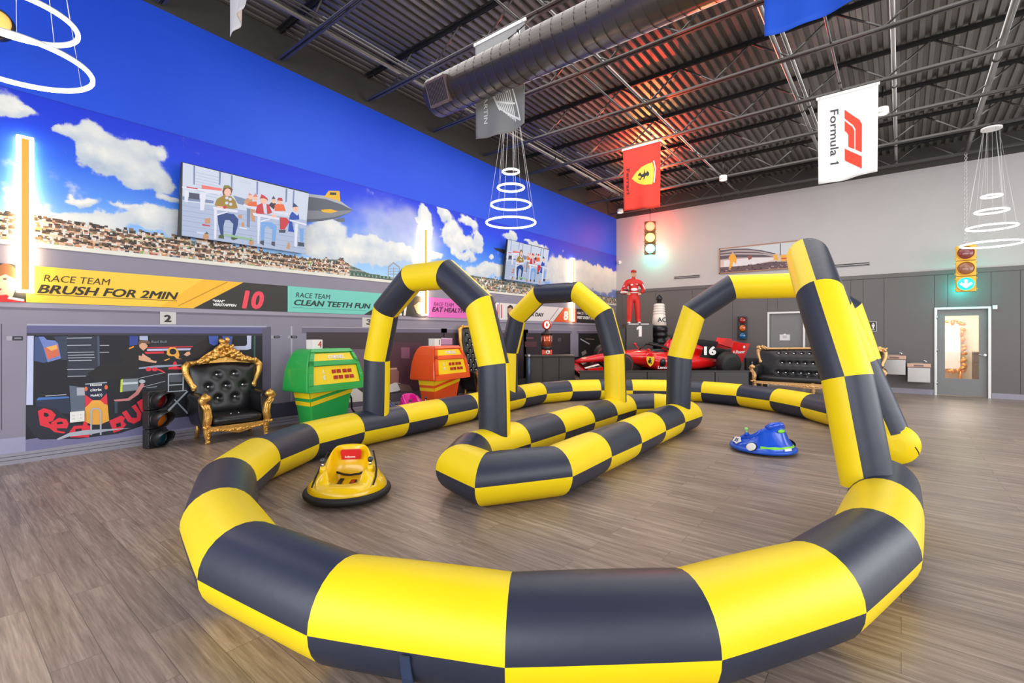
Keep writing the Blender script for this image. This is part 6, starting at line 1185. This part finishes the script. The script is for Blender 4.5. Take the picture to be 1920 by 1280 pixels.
# red flag with yellow shield
t, cl, S, w, dr = flag('red flag with yellow shield and black horse near the corner', 10.24, fx(1168, 285, Yf), fx(1238.5, 267, Yf), 1.44, (232, 62, 44), 5)
onflag(cl, S, w, dr, FY, [[(.24, .50), (.34, .42), (.50, .345), (.66, .32), (.80, .31), (.84, .40), (.84, .50), (.82, .60), (.80, .64), (.60, .635), (.44, .60), (.32, .55)]])
onflag(cl, S, w, dr, FW_, [[(.82, .29), (.85, .29), (.89, .42), (.86, .62), (.83, .62), (.865, .42)]])
hz_ = [(.44+(.085-z)*-1.9+.14, .47+x*1.35) for x, z in HORSE]; onflag(cl, S, w, dr, BKM, [[(.56+z*2.0, .47+x*1.5) for x, z in HORSE]], 'horse_print', .009)
flagtext(cl, S, w, dr, 'Ferrari', ink((90, 30, 28)), .09, .33, .74, .13, .02)
# grey flag behind the duct
Yf = 5.29; t, cl, S, w, dr = flag('grey flag with white winged emblem partly behind the round duct', 5.35, fx(891, 76, Yf), fx(984, 28, Yf), 1.46, (132, 132, 132), 2)
flagtext(cl, S, w, dr, 'ASTON MARTIN', FW_, .20, .18, .86, .11, .01)
wing = []
for i in range(9):
    f = i/8; wing.append([(.40+.03*i+.0*f, .58-.02*i), (.415+.03*i, .58-.02*i), (.56+.04*f+.03*i*.9, .76+.165*f), (.545+.04*f+.03*i*.9, .76+.165*f)])
wing += [[(.38, .60), (.40, .57), (.66, .40), (.68, .42), (.72, .52), (.70, .52), (.66, .43), (.41, .60)], [(.70, .50), (.72, .50), (.93, .95), (.90, .95)], [(.38, .60), (.40, .59), (.56, .77), (.54, .775)], [(.54, .76), (.56, .755), (.92, .93), (.90, .945)], [(.46, .68), (.47, .665), (.80, .74), (.79, .755)]]
mir = [[(u, 1.02-v) for u, v in p] for p in wing]
onflag(cl, S, w, dr, FW_, wing, 'wing_print'); onflag(cl, S, w, dr, FW_, [[(u, v) for u, v in p] for p in mir if max(v for u, v in p) < .5 or True], 'wing_print')
# blue flag at the top, pale flag at top left
flag('bright blue flag cut by the top edge of the view', 5.35, -1.06, -.20, 1.42, (20, 86, 214), 7, rod=False)
flag('pale flag corner showing at the top edge left of the duct', 2.3, -5.98, -5.28, 1.06, (206, 204, 202), 11, curl=.1)
# ---------------------------------------------------------------- ring chandeliers
RNG = mat('ring_led', (255, 255, 255), .4, emit=(255, 252, 248), es=9); RNM = mat('ring_profile', (214, 214, 214), .3, .3); WIR = mat('thin_wire', (226, 226, 226), .35, .4)
def chandelier(label, x, y, zbot, zcan):
    t = thing('ring_chandelier', label, 'chandelier', (x, y, zbot), 0, 'four-ring chandeliers'); R = [.46, .37, .245, .15]; Zs = [0, .335, .655, .955]; hc = zcan-zbot
    b = MB(); b.lathe([(.16, 0), (.16, .035), (.02, .05)], 28, WT, (0, 0, hc)); b.cyl((0, 0, hc+.04), (0, 0, chord(y)-zbot+.02), .012, n=8, m=JDK); b.build('canopy', parent=t)
    for r, z in zip(R, Zs):
        b = MB(); b.rings([[(q*math.cos(a), q*math.sin(a), z+zz) for q, zz in ((r-.011, .032), (r+.011, .032), (r+.011, .019), (r-.011, .019))] for a in np.arange(64)*2*PI/64], RNM, closed=True); rg = b.build('ring', parent=t)
        me_ = MB(); k = 64
        prof = [(r+.0125, .020), (r+.0145, .018), (r+.0145, .004), (r+.006, -.004), (r-.006, -.004), (r-.0145, .004), (r-.0145, .018), (r-.0125, .020)]
        RR = [[(q*math.cos(a), q*math.sin(a), z+zz) for q, zz in prof] for a in np.arange(k)*2*PI/k]; me_.rings(RR, RNG, closed=True); me_.build('led_band', parent=rg)
    b = MB()
    for i, (r, z) in enumerate(zip(R, Zs)):
        for j in range(3 if i else 4):
            a = j*2*PI/(3 if i else 4)+.5*i+.4; b.tube([(r*math.cos(a), r*math.sin(a), z+.03), (.12*math.cos(a), .12*math.sin(a), hc)], .0022, 4, WIR)
    b.build('suspension_wires', parent=t); return t
chandelier('ring chandelier cut by the left edge of the view', -5.25, .45, 3.55, 5.75); chandelier('ring chandelier below the grey flag by the blue wall', -5.68, 6.98, 3.56, 5.74); chandelier('ring chandelier in front of the yellow traffic light at right', 1.40, 13.45, 3.27, 5.56)
# ---------------------------------------------------------------- hanging traffic lights
YB_ = mat('signal_yellow', (240, 190, 60), .4, var=.1)
q = pt(1811, 503, 10.95)
tl = traffic_light('yellow traffic light with lit green down arrow hanging at right by the back wall', (float(q[0]), float(q[1]), float(q[2])-.535), math.atan2(q[0], -q[1])+PI, 1.0, YB_, (mat('dim_red_lens', (132, 62, 58), .15, coat=.5), mat('dim_amber_lens', (150, 98, 66), .15, coat=.5), mat('lit_teal_lens', (40, 190, 180), .3, emit=(20, 210, 200), es=2.2)), hood=False, arrow=True)
b = MB(); zt = chord(q[1])-tl.location.z
for i in range(46):
    z0 = 1.08+(zt-1.08)*i/46; b.torus((0, .06, z0+.03), .022, .006, 10, 5, WIR, M=Matrix.Rotation(PI/2, 3, 'X' if i % 2 else 'Y') @ Matrix.Diagonal((1.0, 1.6, 1)))
b.build('chain', parent=tl)
l = bpy.data.lights.new('teal_wall_glow', 'POINT'); l.energy = 20; l.color = (.0, .75, .70); l.shadow_soft_size = .12; lo = bpy.data.objects.new('teal_wall_glow', l); COL.objects.link(lo); lo.location = (q[0]-.05, q[1]+.34, q[2]-.42)  # unseen point added behind the housing to imitate a teal halo on the wall
q = pt(1219, 446, 15.7); sc_ = 1.02
tl = traffic_light('traffic light with all three lamps lit hanging under the red flag', (float(q[0]), float(q[1]), float(q[2])-.535), math.atan2(q[0], -q[1])+PI+.05, sc_, mat('signal_tan', (120, 96, 60), .5), (mat('lit_red_lens', (255, 120, 90), .3, emit=(255, 70, 50), es=9), mat('lit_amber_lens', (255, 200, 110), .3, emit=(255, 190, 90), es=4), mat('lit_green_lens', (180, 255, 245), .3, emit=(60, 255, 225), es=8)), hood=False)
b = MB(); b.tube([(0, .06, 1.06), (0, .06, chord(q[1])-tl.location.z)], .008, 6, JDK); b.build('chain', parent=tl)
fwd = -np.array([q[0], q[1], 0])/np.linalg.norm(q[:2])
spot('red_lamp_beam', tuple(q+fwd*.25+np.array([0, 0, .36])), (-3.0, 7.4, 6.3), 3000, math.radians(58), (1, .05, .02), .1, .9)
spot('amber_lamp_beam', tuple(q+fwd*.25), (-5.0, 9.6, 6.2), 450, math.radians(50), (1, .5, .12), .1, .9)
for nm, z, e, c, dd in (('red_wall_glow', .34, 70, (1, .05, .02), -.30), ('amber_wall_glow', -.1, 26, (1, .50, .12), .9), ('green_wall_glow', -.46, 26, (.03, .9, .7), -.30)):  # unseen points added around the housing to imitate coloured glow on the wall
    l = bpy.data.lights.new(nm, 'POINT'); l.energy = e; l.color = c; l.shadow_soft_size = .1; lo = bpy.data.objects.new(nm, l); COL.objects.link(lo); lo.location = tuple(q+fwd*dd+np.array([0, 0, z]))
# amber lamp seen at the very left behind the near chandelier
q = pt(-12, 42, 4.9); c_ = np.array(q); t = thing('amber_beacon', 'round orange lamp at the left edge behind the near chandelier', 'lamp', (float(q[0]), float(q[1]), float(q[2])))
M = Matrix.Rotation(math.radians(68), 4, 'Z') @ Matrix.Rotation(PI/2, 4, 'X'); b = MB(); b.lathe([(.14, 0), (.13, .02), (.09, .04), (.0, .055)], 28, mat('orange_lens', (250, 190, 110), .3, emit=(255, 176, 84), es=.8), M=M); ls = b.build('lens', parent=t)
b = MB(); b.lathe([(.152, -.08), (.152, .02), (.141, .02), (.141, -.08)], 28, BKM, M=M); b.tube([(0, .0, .2), (0, 0, 1.2)], .01, 6, JDK); b.build('housing', parent=t)
